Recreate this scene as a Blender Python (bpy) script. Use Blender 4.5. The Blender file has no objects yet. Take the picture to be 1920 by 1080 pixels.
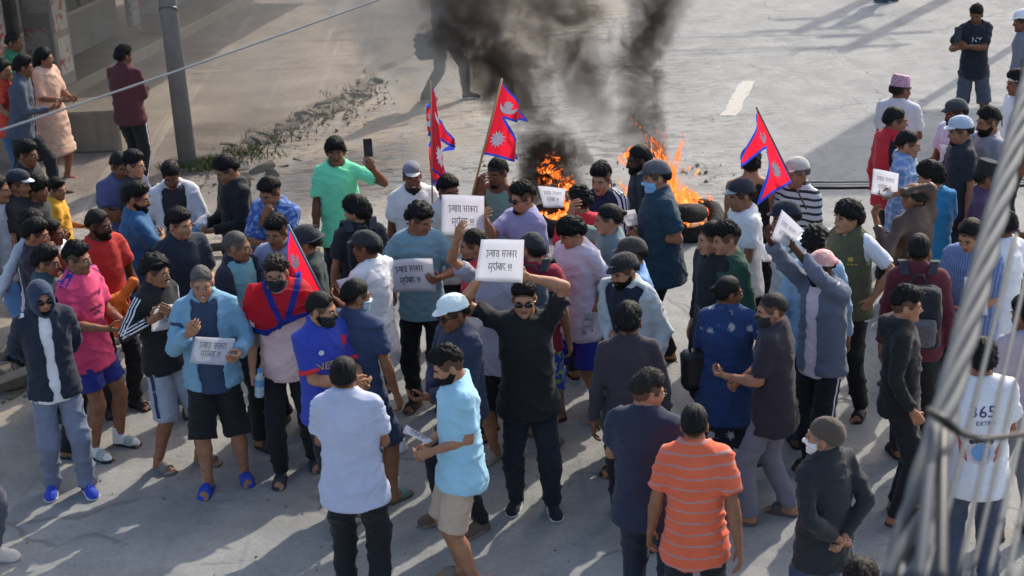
import bpy, math, random
import numpy as np
from mathutils import Vector, Matrix
from mathutils.bvhtree import BVHTree

S = bpy.context.scene
COL = S.collection
# ------------------------------------------------------------------ camera
FPX, CAM_H, PITCH, ROLL = 3200.0, 5.7, math.atan(1220 / 3200.0), 0.05
cd = bpy.data.cameras.new('camera')
cam = bpy.data.objects.new('camera', cd)
COL.objects.link(cam)
cd.sensor_width = 36.0
cd.lens = FPX / 1920 * 36.0
cd.clip_start, cd.clip_end = 0.05, 500
cd.dof.use_dof = True
cd.dof.focus_distance = 13.5
cd.dof.aperture_fstop = 4.2
CM = Matrix.Rotation(math.pi / 2 - PITCH, 3, 'X') @ Matrix.Rotation(-ROLL, 3, 'Z')
cam.matrix_world = Matrix.Translation((0, 0, CAM_H)) @ CM.to_4x4()
S.camera = cam
# ------------------------------------------------------------------ world, sun, exposure
SUN_AZ = Vector((0.58, 0.81, 0)).normalized()          # from the scene towards the sun
SUN_EL = math.radians(38)
w = bpy.data.worlds.new('World'); S.world = w; w.use_nodes = True
wn = w.node_tree.nodes; wl = w.node_tree.links
sky = wn.new('ShaderNodeTexSky'); sky.sky_type = 'NISHITA'; sky.sun_disc = False
sky.sun_elevation = SUN_EL
sky.sun_rotation = math.atan2(SUN_AZ.x, SUN_AZ.y)
sky.dust_density = 3.0
wl.new(sky.outputs[0], wn['Background'].inputs[0])
wn['Background'].inputs[1].default_value = 0.15
sd = bpy.data.lights.new('sun', 'SUN'); sd.energy = 2.2; sd.angle = math.radians(0.6); sd.color = (1, 0.93, 0.82)
sun = bpy.data.objects.new('sun', sd); COL.objects.link(sun)
tosun = Vector((SUN_AZ.x * math.cos(SUN_EL), SUN_AZ.y * math.cos(SUN_EL), math.sin(SUN_EL)))
sun.rotation_euler = tosun.to_track_quat('Z', 'Y').to_euler()
sun.location = (20, 25, 25)
S.view_settings.view_transform = 'Standard'; S.view_settings.look = 'None'
S.view_settings.exposure = 0.80; S.view_settings.gamma = 1.0; S.view_settings.use_curve_mapping = False
S.cycles.use_denoising = True
S.cycles.volume_step_rate = 1.4; S.cycles.volume_max_steps = 80
S.cycles.volume_bounces = 1; S.cycles.transparent_max_bounces = 24; S.cycles.max_bounces = 6

def ray(px, py):
    return (CM @ Vector(((px - 960) / FPX, (540 - py) / FPX, -1.0)))
def at(px, py, z=0.0):
    d = ray(px, py); t = (z - CAM_H) / d.z
    return Vector((0, 0, CAM_H)) + d * t
def aty(px, py, y):
    d = ray(px, py); return Vector((0, 0, CAM_H)) + d * (y / d.y)

# ------------------------------------------------------------------ materials
def lin(h):
    h = h.lstrip('#')
    return tuple(((c / 12.92) if c <= 0.04045 else ((c + 0.055) / 1.055) ** 2.4) for c in (int(h[i:i + 2], 16) / 255 for i in (0, 2, 4))) + (1,)
MATS = {}
class NT:
    """small helper round a node tree"""
    def __init__(s, name):
        m = bpy.data.materials.new(name); m.use_nodes = True
        s.m, s.n, s.l = m, m.node_tree.nodes, m.node_tree.links
        s.b = s.n['Principled BSDF']; s.out = s.n['Material Output']
        s._co = None
    def add(s, t, **kw):
        n = s.n.new(t)
        for k, v in kw.items(): setattr(n, k, v)
        return n
    def set(s, node, **kw):
        for k, v in kw.items():
            i = node.inputs[k.replace('_', ' ')]
            s.plug(v, i)
        return node
    def plug(s, v, i):
        if isinstance(v, bpy.types.NodeSocket): s.l.new(v, i)
        elif isinstance(v, str): i.default_value = lin(v)
        else: i.default_value = v
    def co(s):
        if s._co is None: s._co = s.add('ShaderNodeTexCoord').outputs['Object']
        return s._co
    def math(s, op, a, b=0.0, c=0.0, clamp=False):
        n = s.add('ShaderNodeMath', operation=op); n.use_clamp = clamp
        for i, v in enumerate((a, b, c)): s.plug(v, n.inputs[i])
        return n.outputs[0]
    def noise(s, scale, detail=3, rough=0.55, vec=None, dist=0.0):
        n = s.add('ShaderNodeTexNoise'); s.l.new(vec or s.co(), n.inputs['Vector'])
        n.inputs['Scale'].default_value = scale; n.inputs['Detail'].default_value = detail
        n.inputs['Roughness'].default_value = rough; n.inputs['Distortion'].default_value = dist
        return n.outputs['Fac']
    def map(s, scale=(1, 1, 1), rot=(0, 0, 0), loc=(0, 0, 0), vec=None):
        n = s.add('ShaderNodeMapping'); s.l.new(vec or s.co(), n.inputs['Vector'])
        n.inputs['Scale'].default_value = scale; n.inputs['Rotation'].default_value = rot; n.inputs['Location'].default_value = loc
        return n.outputs[0]
    def rng(s, v, a, b, c=0.0, d=1.0, smooth=True):
        n = s.add('ShaderNodeMapRange'); n.interpolation_type = 'SMOOTHSTEP' if smooth else 'LINEAR'
        for i, x in enumerate((v, a, b, c, d)): s.plug(x, n.inputs[i])
        return n.outputs[0]
    def mix(s, f, a, b, blend='MIX'):
        n = s.add('ShaderNodeMix', data_type='RGBA', blend_type=blend)
        s.plug(f, n.inputs[0]); s.plug(a, n.inputs[6]); s.plug(b, n.inputs[7])
        return n.outputs[2]
    def xyz(s, vec=None):
        n = s.add('ShaderNodeSeparateXYZ'); s.l.new(vec or s.co(), n.inputs[0]); return n.outputs
    def bump(s, h, strength=0.3, dist=0.01):
        n = s.add('ShaderNodeBump'); s.l.new(h, n.inputs['Height'])
        n.inputs['Strength'].default_value = strength; n.inputs['Distance'].default_value = dist
        s.l.new(n.outputs[0], s.b.inputs['Normal'])
    def base(s, c): s.plug(c, s.b.inputs['Base Color'])
    def p(s, **kw):
        for k, v in kw.items(): s.b.inputs[k.replace('_', ' ')].default_value = v
        return s
def mat(key, fn):
    if key not in MATS: MATS[key] = fn(key if isinstance(key, str) else '_'.join(str(k) for k in key)[:50])
    return MATS[key]
def plain(hexc, rough=0.6, metal=0.0, var=0.12):
    def f(name):
        t = NT('plain_' + hexc.strip('#'))
        n = t.noise(9, 4)
        c = lin(hexc); d = tuple(x * (1 - var) for x in c[:3]) + (1,); e = tuple(min(1, x * (1 + var)) for x in c[:3]) + (1,)
        t.base(t.mix(n, d, e)); t.p(Roughness=rough, Metallic=metal)
        return t.m
    return mat(('plain', hexc, rough, metal, var), f)
def cloth(hexc, pat=None, c2='#ffffff', a=0.08, bb=0.3, rough=0.88):
    """woven cloth; pat: stripes / plaid / camo / floral / band_floral / vstripe"""
    def f(name):
        t = NT('cloth_' + (pat or 'plain') + hexc.strip('#'))
        c = lin(hexc); g = 1.22 if max(c[:3]) > .06 else 1.0; c = tuple(min(.78, x * g) for x in c[:3]) + (1,)
        if pat is None: col = c
        else:
            o = t.xyz()
            if pat == 'stripes':
                wv = t.math('FRACT', t.math('DIVIDE', t.math('ADD', o[2], t.math('MULTIPLY', t.noise(5), 0.012)), a))
                col = t.mix(t.math('LESS_THAN', wv, bb), c, lin(c2))
            elif pat == 'vstripe':
                wv = t.math('FRACT', t.math('DIVIDE', o[0], a)); col = t.mix(t.math('LESS_THAN', wv, bb), c, lin(c2))
            elif pat == 'plaid':
                f1 = t.math('LESS_THAN', t.math('FRACT', t.math('DIVIDE', o[0], a)), bb)
                f2 = t.math('LESS_THAN', t.math('FRACT', t.math('DIVIDE', o[2], a)), bb)
                col = t.mix(t.math('MULTIPLY', t.math('ADD', f1, f2), 0.5), c, lin(c2))
            elif pat == 'camo':
                n = t.noise(22, 3, 0.6, dist=0.6)
                col = t.mix(t.rng(n, 0.5, 0.56), c, lin(c2))
            elif pat == 'floral':
                v = t.add('ShaderNodeTexVoronoi'); t.l.new(t.co(), v.inputs['Vector']); v.inputs['Scale'].default_value = 1 / a
                n = t.noise(60, 3)
                col = t.mix(t.rng(t.math('ADD', v.outputs['Distance'], t.math('MULTIPLY', n, 0.5)), bb + 0.30, bb + 0.24), c, lin(c2))
            elif pat == 'band_floral':
                v = t.add('ShaderNodeTexVoronoi'); t.l.new(t.co(), v.inputs['Vector']); v.inputs['Scale'].default_value = 12
                n = t.noise(70, 3)
                fl = t.rng(t.math('ADD', v.outputs['Distance'], t.math('MULTIPLY', n, 0.7)), 0.72, 0.62)
                lo = t.rng(o[2], 0.60, 0.57); hi = t.math('MULTIPLY', t.rng(o[2], 1.24, 1.26), t.rng(o[2], 1.43, 1.40))
                b2 = t.mix(lo, c, lin('#14161f'))
                col = t.mix(t.math('MULTIPLY', fl, t.math('ADD', lo, hi, clamp=True)), b2, lin(c2))
            elif pat == 'melange':
                col = t.mix(t.noise(120, 2), c, lin(c2))
        n1 = t.noise(7, 3); n2 = t.noise(240, 2)
        f2 = t.math('ADD', t.math('MULTIPLY', n1, 0.30), t.math('MULTIPLY', n2, 0.22))
        hs = t.add('ShaderNodeHueSaturation'); t.plug(col, hs.inputs['Color'])
        t.l.new(t.math('ADD', f2, 0.74), hs.inputs['Value'])
        t.base(hs.outputs[0]); t.p(Roughness=rough, Sheen_Weight=0.08)
        r1 = t.math('POWER', t.math('SUBTRACT', 1.0, t.math('ABSOLUTE', t.math('MULTIPLY_ADD', t.noise(2.4, 2, .45, dist=1.4), 4.0, -2.0))), 3.0)
        r2 = t.math('POWER', t.math('SUBTRACT', 1.0, t.math('ABSOLUTE', t.math('MULTIPLY_ADD', t.noise(1, 2, .5, vec=t.map((3.4, 3.4, 6), (.5, .5, .2)), dist=1.0), 4.0, -2.0))), 3.0)
        cr = t.math('ADD', t.math('ADD', r1, t.math('MULTIPLY', r2, .7)), t.math('MULTIPLY', t.noise(7, 3, .5, dist=.6), .5))
        t.bump(cr, 0.27, 0.022)
        return t.m
    return mat(('cloth', hexc, pat, c2, a, bb, rough), f)
def skin(hexc, name='skin'):
    def f(_):
        t = NT(name + hexc.strip('#')); c = lin(hexc)
        d = (c[0] * 0.80, c[1] * 0.74, c[2] * 0.72, 1)
        t.base(t.mix(t.rng(t.noise(18, 4), 0.35, 0.7), c, d)); t.p(Roughness=0.56)
        t.b.inputs['Specular IOR Level'].default_value = 0.28; t.bump(t.noise(70, 3), .12, .003)
        return t.m
    return mat(('skin', hexc, name), f)
def hairm(hexc):
    def f(_):
        t = NT('hair_' + hexc.strip('#')); c = lin(hexc)
        n = t.noise(1, 5, 0.6, vec=t.map((260, 60, 60)))
        t.base(t.mix(n, tuple(x * 0.55 for x in c[:3]) + (1,), tuple(x * 1.5 for x in c[:3]) + (1,)))
        t.p(Roughness=0.55); t.b.inputs['Specular IOR Level'].default_value = 0.22
        t.bump(n, 0.9, 0.006)
        return t.m
    return mat(('hair', hexc), f)

# ------------------------------------------------------------------ mesh helpers
def mkmesh(name, v, quads, mats, midx=None, smooth=True, tris=None):
    me = bpy.data.meshes.new(name)
    v = np.asarray(v, np.float32); q = np.asarray(quads, np.int32).reshape(-1, 4)
    n = len(q); t = np.asarray(tris, np.int32).reshape(-1, 3) if tris is not None else np.zeros((0, 3), np.int32); m = len(t)
    me.vertices.add(len(v)); me.vertices.foreach_set('co', v.ravel())
    me.loops.add(4 * n + 3 * m); me.loops.foreach_set('vertex_index', np.concatenate([q.ravel(), t.ravel()]))
    me.polygons.add(n + m)
    me.polygons.foreach_set('loop_start', np.concatenate([np.arange(n) * 4, 4 * n + 3 * np.arange(m)]).astype(np.int32))
    if smooth: me.polygons.foreach_set('use_smooth', np.ones(n + m, bool))
    if midx is not None: me.polygons.foreach_set('material_index', np.asarray(midx, np.int32))
    for x in (mats if isinstance(mats, (list, tuple)) else [mats]): me.materials.append(x)
    me.update(calc_edges=True)
    return me
def link(name, data, parent=None, mw=None):
    o = bpy.data.objects.new(name, data); COL.objects.link(o)
    if parent: o.parent = parent
    if mw is not None: o.matrix_local = mw
    return o
def tag(o, label=None, cat=None, group=None, kind=None):
    if label: o['label'] = label
    if cat: o['category'] = cat
    if group: o['group'] = group
    if kind: o['kind'] = kind
    return o
class MB:
    """collects simple solids into one mesh"""
    def __init__(s): s.v, s.f = [], []
    def add(s, v, f):
        k = len(s.v); s.v += [tuple(x) for x in v]; s.f += [tuple(i + k for i in q) for q in f]; return s
    def box(s, c, size, rot=None, bev=0.0):
        hx, hy, hz = (x / 2 for x in size); R = rot or Matrix.Identity(3); c = Vector(c)
        if bev <= 0:
            v = [c + R @ Vector((x, y, z)) for x in (-hx, hx) for y in (-hy, hy) for z in (-hz, hz)]
            return s.add(v, [(0, 1, 3, 2), (4, 6, 7, 5), (0, 4, 5, 1), (2, 3, 7, 6), (0, 2, 6, 4), (1, 5, 7, 3)])
        b = bev; v = []
        for zz, ins in ((-hz, b), (-hz + b, 0), (hz - b, 0), (hz, b)):
            X, Y = hx - ins, hy - ins
            v += [c + R @ Vector(p) for p in ((-X, -Y + b, zz), (-X + b, -Y, zz), (X - b, -Y, zz), (X, -Y + b, zz), (X, Y - b, zz), (X - b, Y, zz), (-X + b, Y, zz), (-X, Y - b, zz))]
        f = [tuple(range(7, -1, -1)), tuple(range(24, 32))]
        for r in range(3):
            for i in range(8): f.append((r * 8 + i, r * 8 + (i + 1) % 8, r * 8 + 8 + (i + 1) % 8, r * 8 + 8 + i))
        return s.add(v, f)
    def tube(s, pts, r, n=8, cap=True):
        pts = [Vector(p) for p in pts]; v = []; f = []
        rr = r if isinstance(r, (list, tuple)) else [r] * len(pts)
        up = Vector((0, 0, 1)); prev = None
        for i, p in enumerate(pts):
            d = (pts[min(i + 1, len(pts) - 1)] - pts[max(i - 1, 0)]).normalized()
            if prev is None: a = d.cross(up if abs(d.z) < 0.9 else Vector((1, 0, 0))).normalized()
            else: a = (prev - d * prev.dot(d)).normalized()
            prev = a; bq = d.cross(a)
            for k in range(n):
                t = 2 * math.pi * k / n; v.append(p + (a * math.cos(t) + bq * math.sin(t)) * rr[i])
        for i in range(len(pts) - 1):
            for k in range(n): f.append((i * n + k, i * n + (k + 1) % n, (i + 1) * n + (k + 1) % n, (i + 1) * n + k))
        if cap: f.append(tuple(range(n - 1, -1, -1))); f.append(tuple(range((len(pts) - 1) * n, len(pts) * n)))
        return s.add(v, f)
    def build(s, name, m, parent=None, smooth=False, mw=None):
        me = bpy.data.meshes.new(name); me.from_pydata([tuple(x) for x in s.v], [], s.f)
        for x in (m if isinstance(m, (list, tuple)) else [m]): me.materials.append(x)
        if smooth: me.polygons.foreach_set('use_smooth', np.ones(len(me.polygons), bool))
        me.update()
        return link(name, me, parent, mw)
def empty(name, loc=(0, 0, 0), rz=0.0):
    o = bpy.data.objects.new(name, None); COL.objects.link(o); o.location = loc; o.rotation_euler = (0, 0, rz); o.empty_display_size = 0.1
    return o

# ------------------------------------------------------------------ distance fields and surface nets
class Field:
    def __init__(s, lo, hi, h):
        s.h = h; s.lo = np.array(lo, float) - 2 * h
        n = np.ceil((np.array(hi, float) - s.lo) / h).astype(int) + 3
        s.D = np.full(tuple(n), 1.0, np.float32)
        s.ax = [(s.lo[i] + h * np.arange(n[i])).astype(np.float32) for i in range(3)]
    def sub(s, lo, hi):
        sl = []
        for i in range(3):
            a = max(0, int((lo[i] - s.lo[i]) / s.h)); b = min(s.D.shape[i], int((hi[i] - s.lo[i]) / s.h) + 2)
            if b <= a: return None
            sl.append(slice(a, b))
        X = s.ax[0][sl[0]][:, None, None]; Y = s.ax[1][sl[1]][None, :, None]; Z = s.ax[2][sl[2]][None, None, :]
        return tuple(sl), X, Y, Z
    def apply(s, sl, d, k, op):
        A = s.D[sl]
        if op == 'u':
            if k > 0:
                h = np.maximum(k - np.abs(A - d), 0) / k; s.D[sl] = np.minimum(A, d) - h * h * k * 0.25
            else: s.D[sl] = np.minimum(A, d)
        else:
            d = -d
            if k > 0:
                h = np.maximum(k - np.abs(A - d), 0) / k; s.D[sl] = np.maximum(A, d) + h * h * k * 0.25
            else: s.D[sl] = np.maximum(A, d)
    def cone(s, p0, r0, p1, r1, k=0.02, op='u', flat=False, sq=None):
        p0 = np.array(p0, float); p1 = np.array(p1, float); r = max(r0, r1) + 0.06 + k
        q = s.sub(np.minimum(p0, p1) - r, np.maximum(p0, p1) + r)
        if q is None: return s
        sl, X, Y, Z = q; a = p1 - p0; L = max(1e-6, float(a @ a))
        px, py, pz = X - p0[0], Y - p0[1], Z - p0[2]
        t0 = (px * a[0] + py * a[1] + pz * a[2]) / L; t = np.clip(t0, 0, 1)
        d = np.sqrt((px - t * a[0]) ** 2 + (py - t * a[1]) ** 2 + (pz - t * a[2]) ** 2) - (r0 + (r1 - r0) * t)
        if flat: d = np.maximum(d, (t0 - 1) * math.sqrt(L))
        s.apply(sl, d, k, op); return s
    def ell(s, c, rad, k=0.02, op='u', R=None):
        c = np.array(c, float); m = max(rad) + 0.06 + k
        q = s.sub(c - m, c + m)
        if q is None: return s
        sl, X, Y, Z = q; x, y, z = X - c[0], Y - c[1], Z - c[2]
        if R is not None:
            R = np.array(R); x, y, z = (x * R[0, i] + y * R[1, i] + z * R[2, i] for i in range(3))
        k1 = np.sqrt((x / rad[0]) ** 2 + (y / rad[1]) ** 2 + (z / rad[2]) ** 2)
        k2 = np.sqrt((x / rad[0] ** 2) ** 2 + (y / rad[1] ** 2) ** 2 + (z / rad[2] ** 2) ** 2) + 1e-9
        s.apply(sl, k1 * (k1 - 1) / k2, k, op); return s
    def loft(s, o, T, zs, wx, wy, cy, k=0.03, front=None):
        o = np.array(o, float); T = np.array(T)
        m = max(max(wx), max(wy)) + 0.1
        e0 = o + T @ np.array([0, 0, zs[0]]); e1 = o + T @ np.array([0, 0, zs[-1]])
        q = s.sub(np.minimum(e0, e1) - m, np.maximum(e0, e1) + m)
        if q is None: return s
        sl, X, Y, Z = q; x, y, z = X - o[0], Y - o[1], Z - o[2]
        u, v, t = (x * T[0, i] + y * T[1, i] + z * T[2, i] for i in range(3))
        a = np.interp(t, zs, wx).astype(np.float32); b = np.interp(t, zs, wy).astype(np.float32); v = v - np.interp(t, zs, cy).astype(np.float32)
        k1 = np.sqrt((u / a) ** 2 + (v / b) ** 2); k2 = np.sqrt((u / a ** 2) ** 2 + (v / b ** 2) ** 2) + 1e-6
        d = k1 * (k1 - 1) / k2
        d = np.where(k1 < 0.2, -np.minimum(a, b) * (1 - k1), d)
        d = np.maximum(d, np.maximum(zs[0] - t, t - zs[-1]))
        s.apply(sl, d, k, 'u'); return s
    def cut(s, fn, k=0):
        X, Y, Z = s.ax[0][:, None, None], s.ax[1][None, :, None], s.ax[2][None, None, :]
        d = fn(X, Y, Z)
        if k: h = np.maximum(k - np.abs(s.D - d), 0) / k; s.D = (np.maximum(s.D, d) + h * h * k * .25).astype(np.float32)
        else: s.D = np.maximum(s.D, d).astype(np.float32)
        return s
    def mesh(s):
        D = s.D; ins = D < 0
        nx, ny, nz = (n - 1 for n in D.shape)
        cnt = np.zeros((nx, ny, nz), np.int8)
        for a in (0, 1):
            for b in (0, 1):
                for c in (0, 1): cnt += ins[a:a + nx, b:b + ny, c:c + nz]
        act = (cnt > 0) & (cnt < 8)
        I, J, K = np.nonzero(act); N = len(I)
        if N == 0: return np.zeros((0, 3)), np.zeros((0, 4), int)
        idx = np.full((nx, ny, nz), -1, np.int32); idx[I, J, K] = np.arange(N)
        acc = np.zeros((N, 3)); num = np.zeros(N)
        C = [(a, b, c) for a in (0, 1) for b in (0, 1) for c in (0, 1)]
        for i, p in enumerate(C):
            for q in C[i + 1:]:
                if sum(abs(p[j] - q[j]) for j in range(3)) != 1: continue
                d0 = D[I + p[0], J + p[1], K + p[2]]; d1 = D[I + q[0], J + q[1], K + q[2]]
                m = (d0 < 0) != (d1 < 0)
                t = np.where(m, d0 / np.where(m, d0 - d1, 1), 0)
                for j in range(3): acc[:, j] += np.where(m, p[j] + t * (q[j] - p[j]), 0)
                num += m
        V = (np.stack([I, J, K], 1) + acc / num[:, None]) * s.h + s.lo
        Q = []
        for ax in range(3):
            A = [slice(1, None)] * 3; B = [slice(1, None)] * 3
            lo = [slice(1, n) for n in (nx, ny, nz)]
            lo[ax] = slice(0, (nx, ny, nz)[ax]); hi = list(lo); hi[ax] = slice(1, (nx, ny, nz)[ax] + 1)
            a0, a1 = ins[tuple(lo)], ins[tuple(hi)]
            ii = np.nonzero(a0 != a1)
            if len(ii[0]) == 0: continue
            base = [ii[d] + (0 if d == ax else 1) for d in range(3)]
            u, v = (ax + 1) % 3, (ax + 2) % 3
            def g(du, dv):
                c = [b.copy() for b in base]; c[u] -= du; c[v] -= dv; return idx[c[0], c[1], c[2]]
            q = np.stack([g(1, 1), g(0, 1), g(0, 0), g(1, 0)], 1)
            fl = ~a0[ii]
            q[fl] = q[fl][:, ::-1]
            Q.append(q)
        return V, np.concatenate(Q)
def vnormals(v, q):
    n = np.cross(v[q[:, 2]] - v[q[:, 0]], v[q[:, 3]] - v[q[:, 1]])
    out = np.zeros_like(v)
    for i in range(4):
        for j in range(3): out[:, j] += np.bincount(q[:, i], n[:, j], len(v))
    return out / (np.linalg.norm(out, axis=1)[:, None] + 1e-9)
def relax(v, q, n=1, f=0.5):
    for _ in range(n):
        acc = np.zeros_like(v); c = np.zeros(len(v))
        for i in range(4):
            for o in (1, 3):
                for j in range(3): acc[:, j] += np.bincount(q[:, i], v[q[:, (i + o) % 4], j], len(v))
                c += np.bincount(q[:, i], minlength=len(v))
        v = v + (acc / c[:, None] - v) * f
    return v
def snoise(p, rs, f):
    """cheap smooth noise, about -1..1"""
    out = 0
    for i in range(5):
        d = rs.normal(size=3); d /= np.linalg.norm(d); d2 = rs.normal(size=3)
        out = out + np.sin(p @ d * f * (0.7 + 0.22 * i) + rs.uniform(0, 6.3) + 1.3 * np.sin(p @ d2 * f * 0.4 + rs.uniform(0, 6.3)))
    return out / 3.0
def folds(v, n, seed, amp, fz=55, vertical=False):
    rs = np.random.RandomState(seed)
    w = snoise(v, rs, 9) * 1.6 + snoise(v, rs, 22) * 0.5
    d = np.array([0.35, 0.2, 1.0]) if not vertical else np.array([1.0, 0.5, 0.25])
    e = d * np.array([-1, 1, 1])
    a = 1 - np.abs(np.sin((v @ d) * fz * 0.5 + w * 1.8)); b = 1 - np.abs(np.sin((v @ e) * fz * 0.38 - w * 1.5 + 2))
    m = np.clip(snoise(v, rs, 7) * 0.6 + 0.55, 0, 1.2)
    return v + n * (amp * (m * (a ** 3 * 1.0) + (1.2 - m) * b ** 3 * 0.8 - 0.22 + snoise(v, rs, 16) * 0.35))[:, None]
# ------------------------------------------------------------------ head, hair, hands, feet: one template each, in its own frame
def head_field(F, t=0.0, k=0.02, ears=True, neck=True):
    e = lambda c, r, kk=k, **kw: F.ell(c, tuple(x + t for x in r), kk, **kw)
    e((0, 0.014, 0.108), (0.076, 0.097, 0.092)); e((0, -0.028, 0.055), (0.060, 0.066, 0.082), 0.03)
    e((0, -0.042, 0.008), (0.049, 0.046, 0.036), 0.03); F.ell((0, -0.082, -0.010), (0.020 + t,) * 3, 0.02)
    e((0.035, -0.062, 0.055), (0.028, 0.03, 0.026)); e((-0.035, -0.062, 0.055), (0.028, 0.03, 0.026))
    for s in (1, -1): F.cone((0.012 * s, -0.086, 0.104), 0.010 + t, (0.046 * s, -0.070, 0.106), 0.010 + t, 0.015)
    F.cone((0, -0.092, 0.092), 0.0075 + t, (0, -0.112, 0.056), 0.0115 + t, 0.012)
    for s in (1, -1): F.ell((0.012 * s, -0.101, 0.052), (0.009 + t, 0.010 + t, 0.008 + t), 0.008)
    if t == 0:
        for s in (1, -1): F.ell((0.032 * s, -0.100, 0.086), (0.017, 0.014, 0.010), 0.012, 'd')
        F.ell((0, -0.090, 0.030), (0.023, 0.012, 0.0055), 0.006); F.ell((0, -0.089, 0.019), (0.020, 0.012, 0.006), 0.006)
    if ears:
        for s in (1, -1): F.ell((0.078 * s, 0.012, 0.072), (0.010 + t, 0.020 + t, 0.032 + t), 0.008)
    if neck: F.cone((0, 0.020, 0.045), 0.052 + t, (0, 0.026, -0.07), 0.055 + t, 0.02)
    return F
def head_lod(h):
    HV, HQ = head_field(Field((-.1, -.14, -.09), (.1, .13, .215), h)).mesh()
    _c = HV[HQ].mean(1)
    HM = ((np.abs((_c - [0, -0.1, 0.0245]) / [0.025, 0.022, 0.0115]) ** 2).sum(1) < 1).astype(int)       # lips
    # clipped hair at the sides and nape: a band of the scalp with its own shade
    _zl = np.interp(_c[:, 1], [-.14, -.09, -.062, -.045, -.012, .012, .04, .08, .14], [.150, .150, .128, .085, .072, .10, .045, .022, .02])
    HM[(_c[:, 2] > _zl) & ~((np.abs(_c[:, 0]) > .0775) & (_c[:, 2] < .108) & (_c[:, 1] > -.012) & (_c[:, 1] < .034))] = 2
    return HV, HQ, HM
HEADS = [head_lod(.0068), head_lod(.0096)]

def hair_field(top, side, back, front_z=0.150, ear_z=0.085, nape=0.02, t_temple=0.125, lift=0.012):
    F = Field((-.13, -.16, -.06), (.13, .17, .27), 0.0075)
    F.ell((0, 0.014, 0.108), (0.077 + side, 0.098 + (side + back) / 2, 0.093 + top), 0.02)
    if top > 0.02: F.ell((0, -0.02, 0.165), (0.062 + side * .5, 0.075, 0.036 + top * .75), 0.03)
    F.ell((0, 0.05, 0.07), (0.066 + side, 0.062 + back, 0.07), 0.03)
    ys = [-.14, -.088, -.066, -.04, -.012, .012, .04, .08, .14]
    zs = [front_z, front_z, front_z - .004, t_temple, ear_z + .014 + lift, ear_z + .022 + lift, ear_z - .010 + lift, nape + .024 + lift, nape + .016 + lift]
    F.cut(lambda X, Y, Z: (np.interp(Y, ys, zs) + 0.012 * np.cos(X * 38) * (Y < -.05) - Z) * 0.8 + X * 0, .03)
    return F
HAIR = {}
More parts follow.
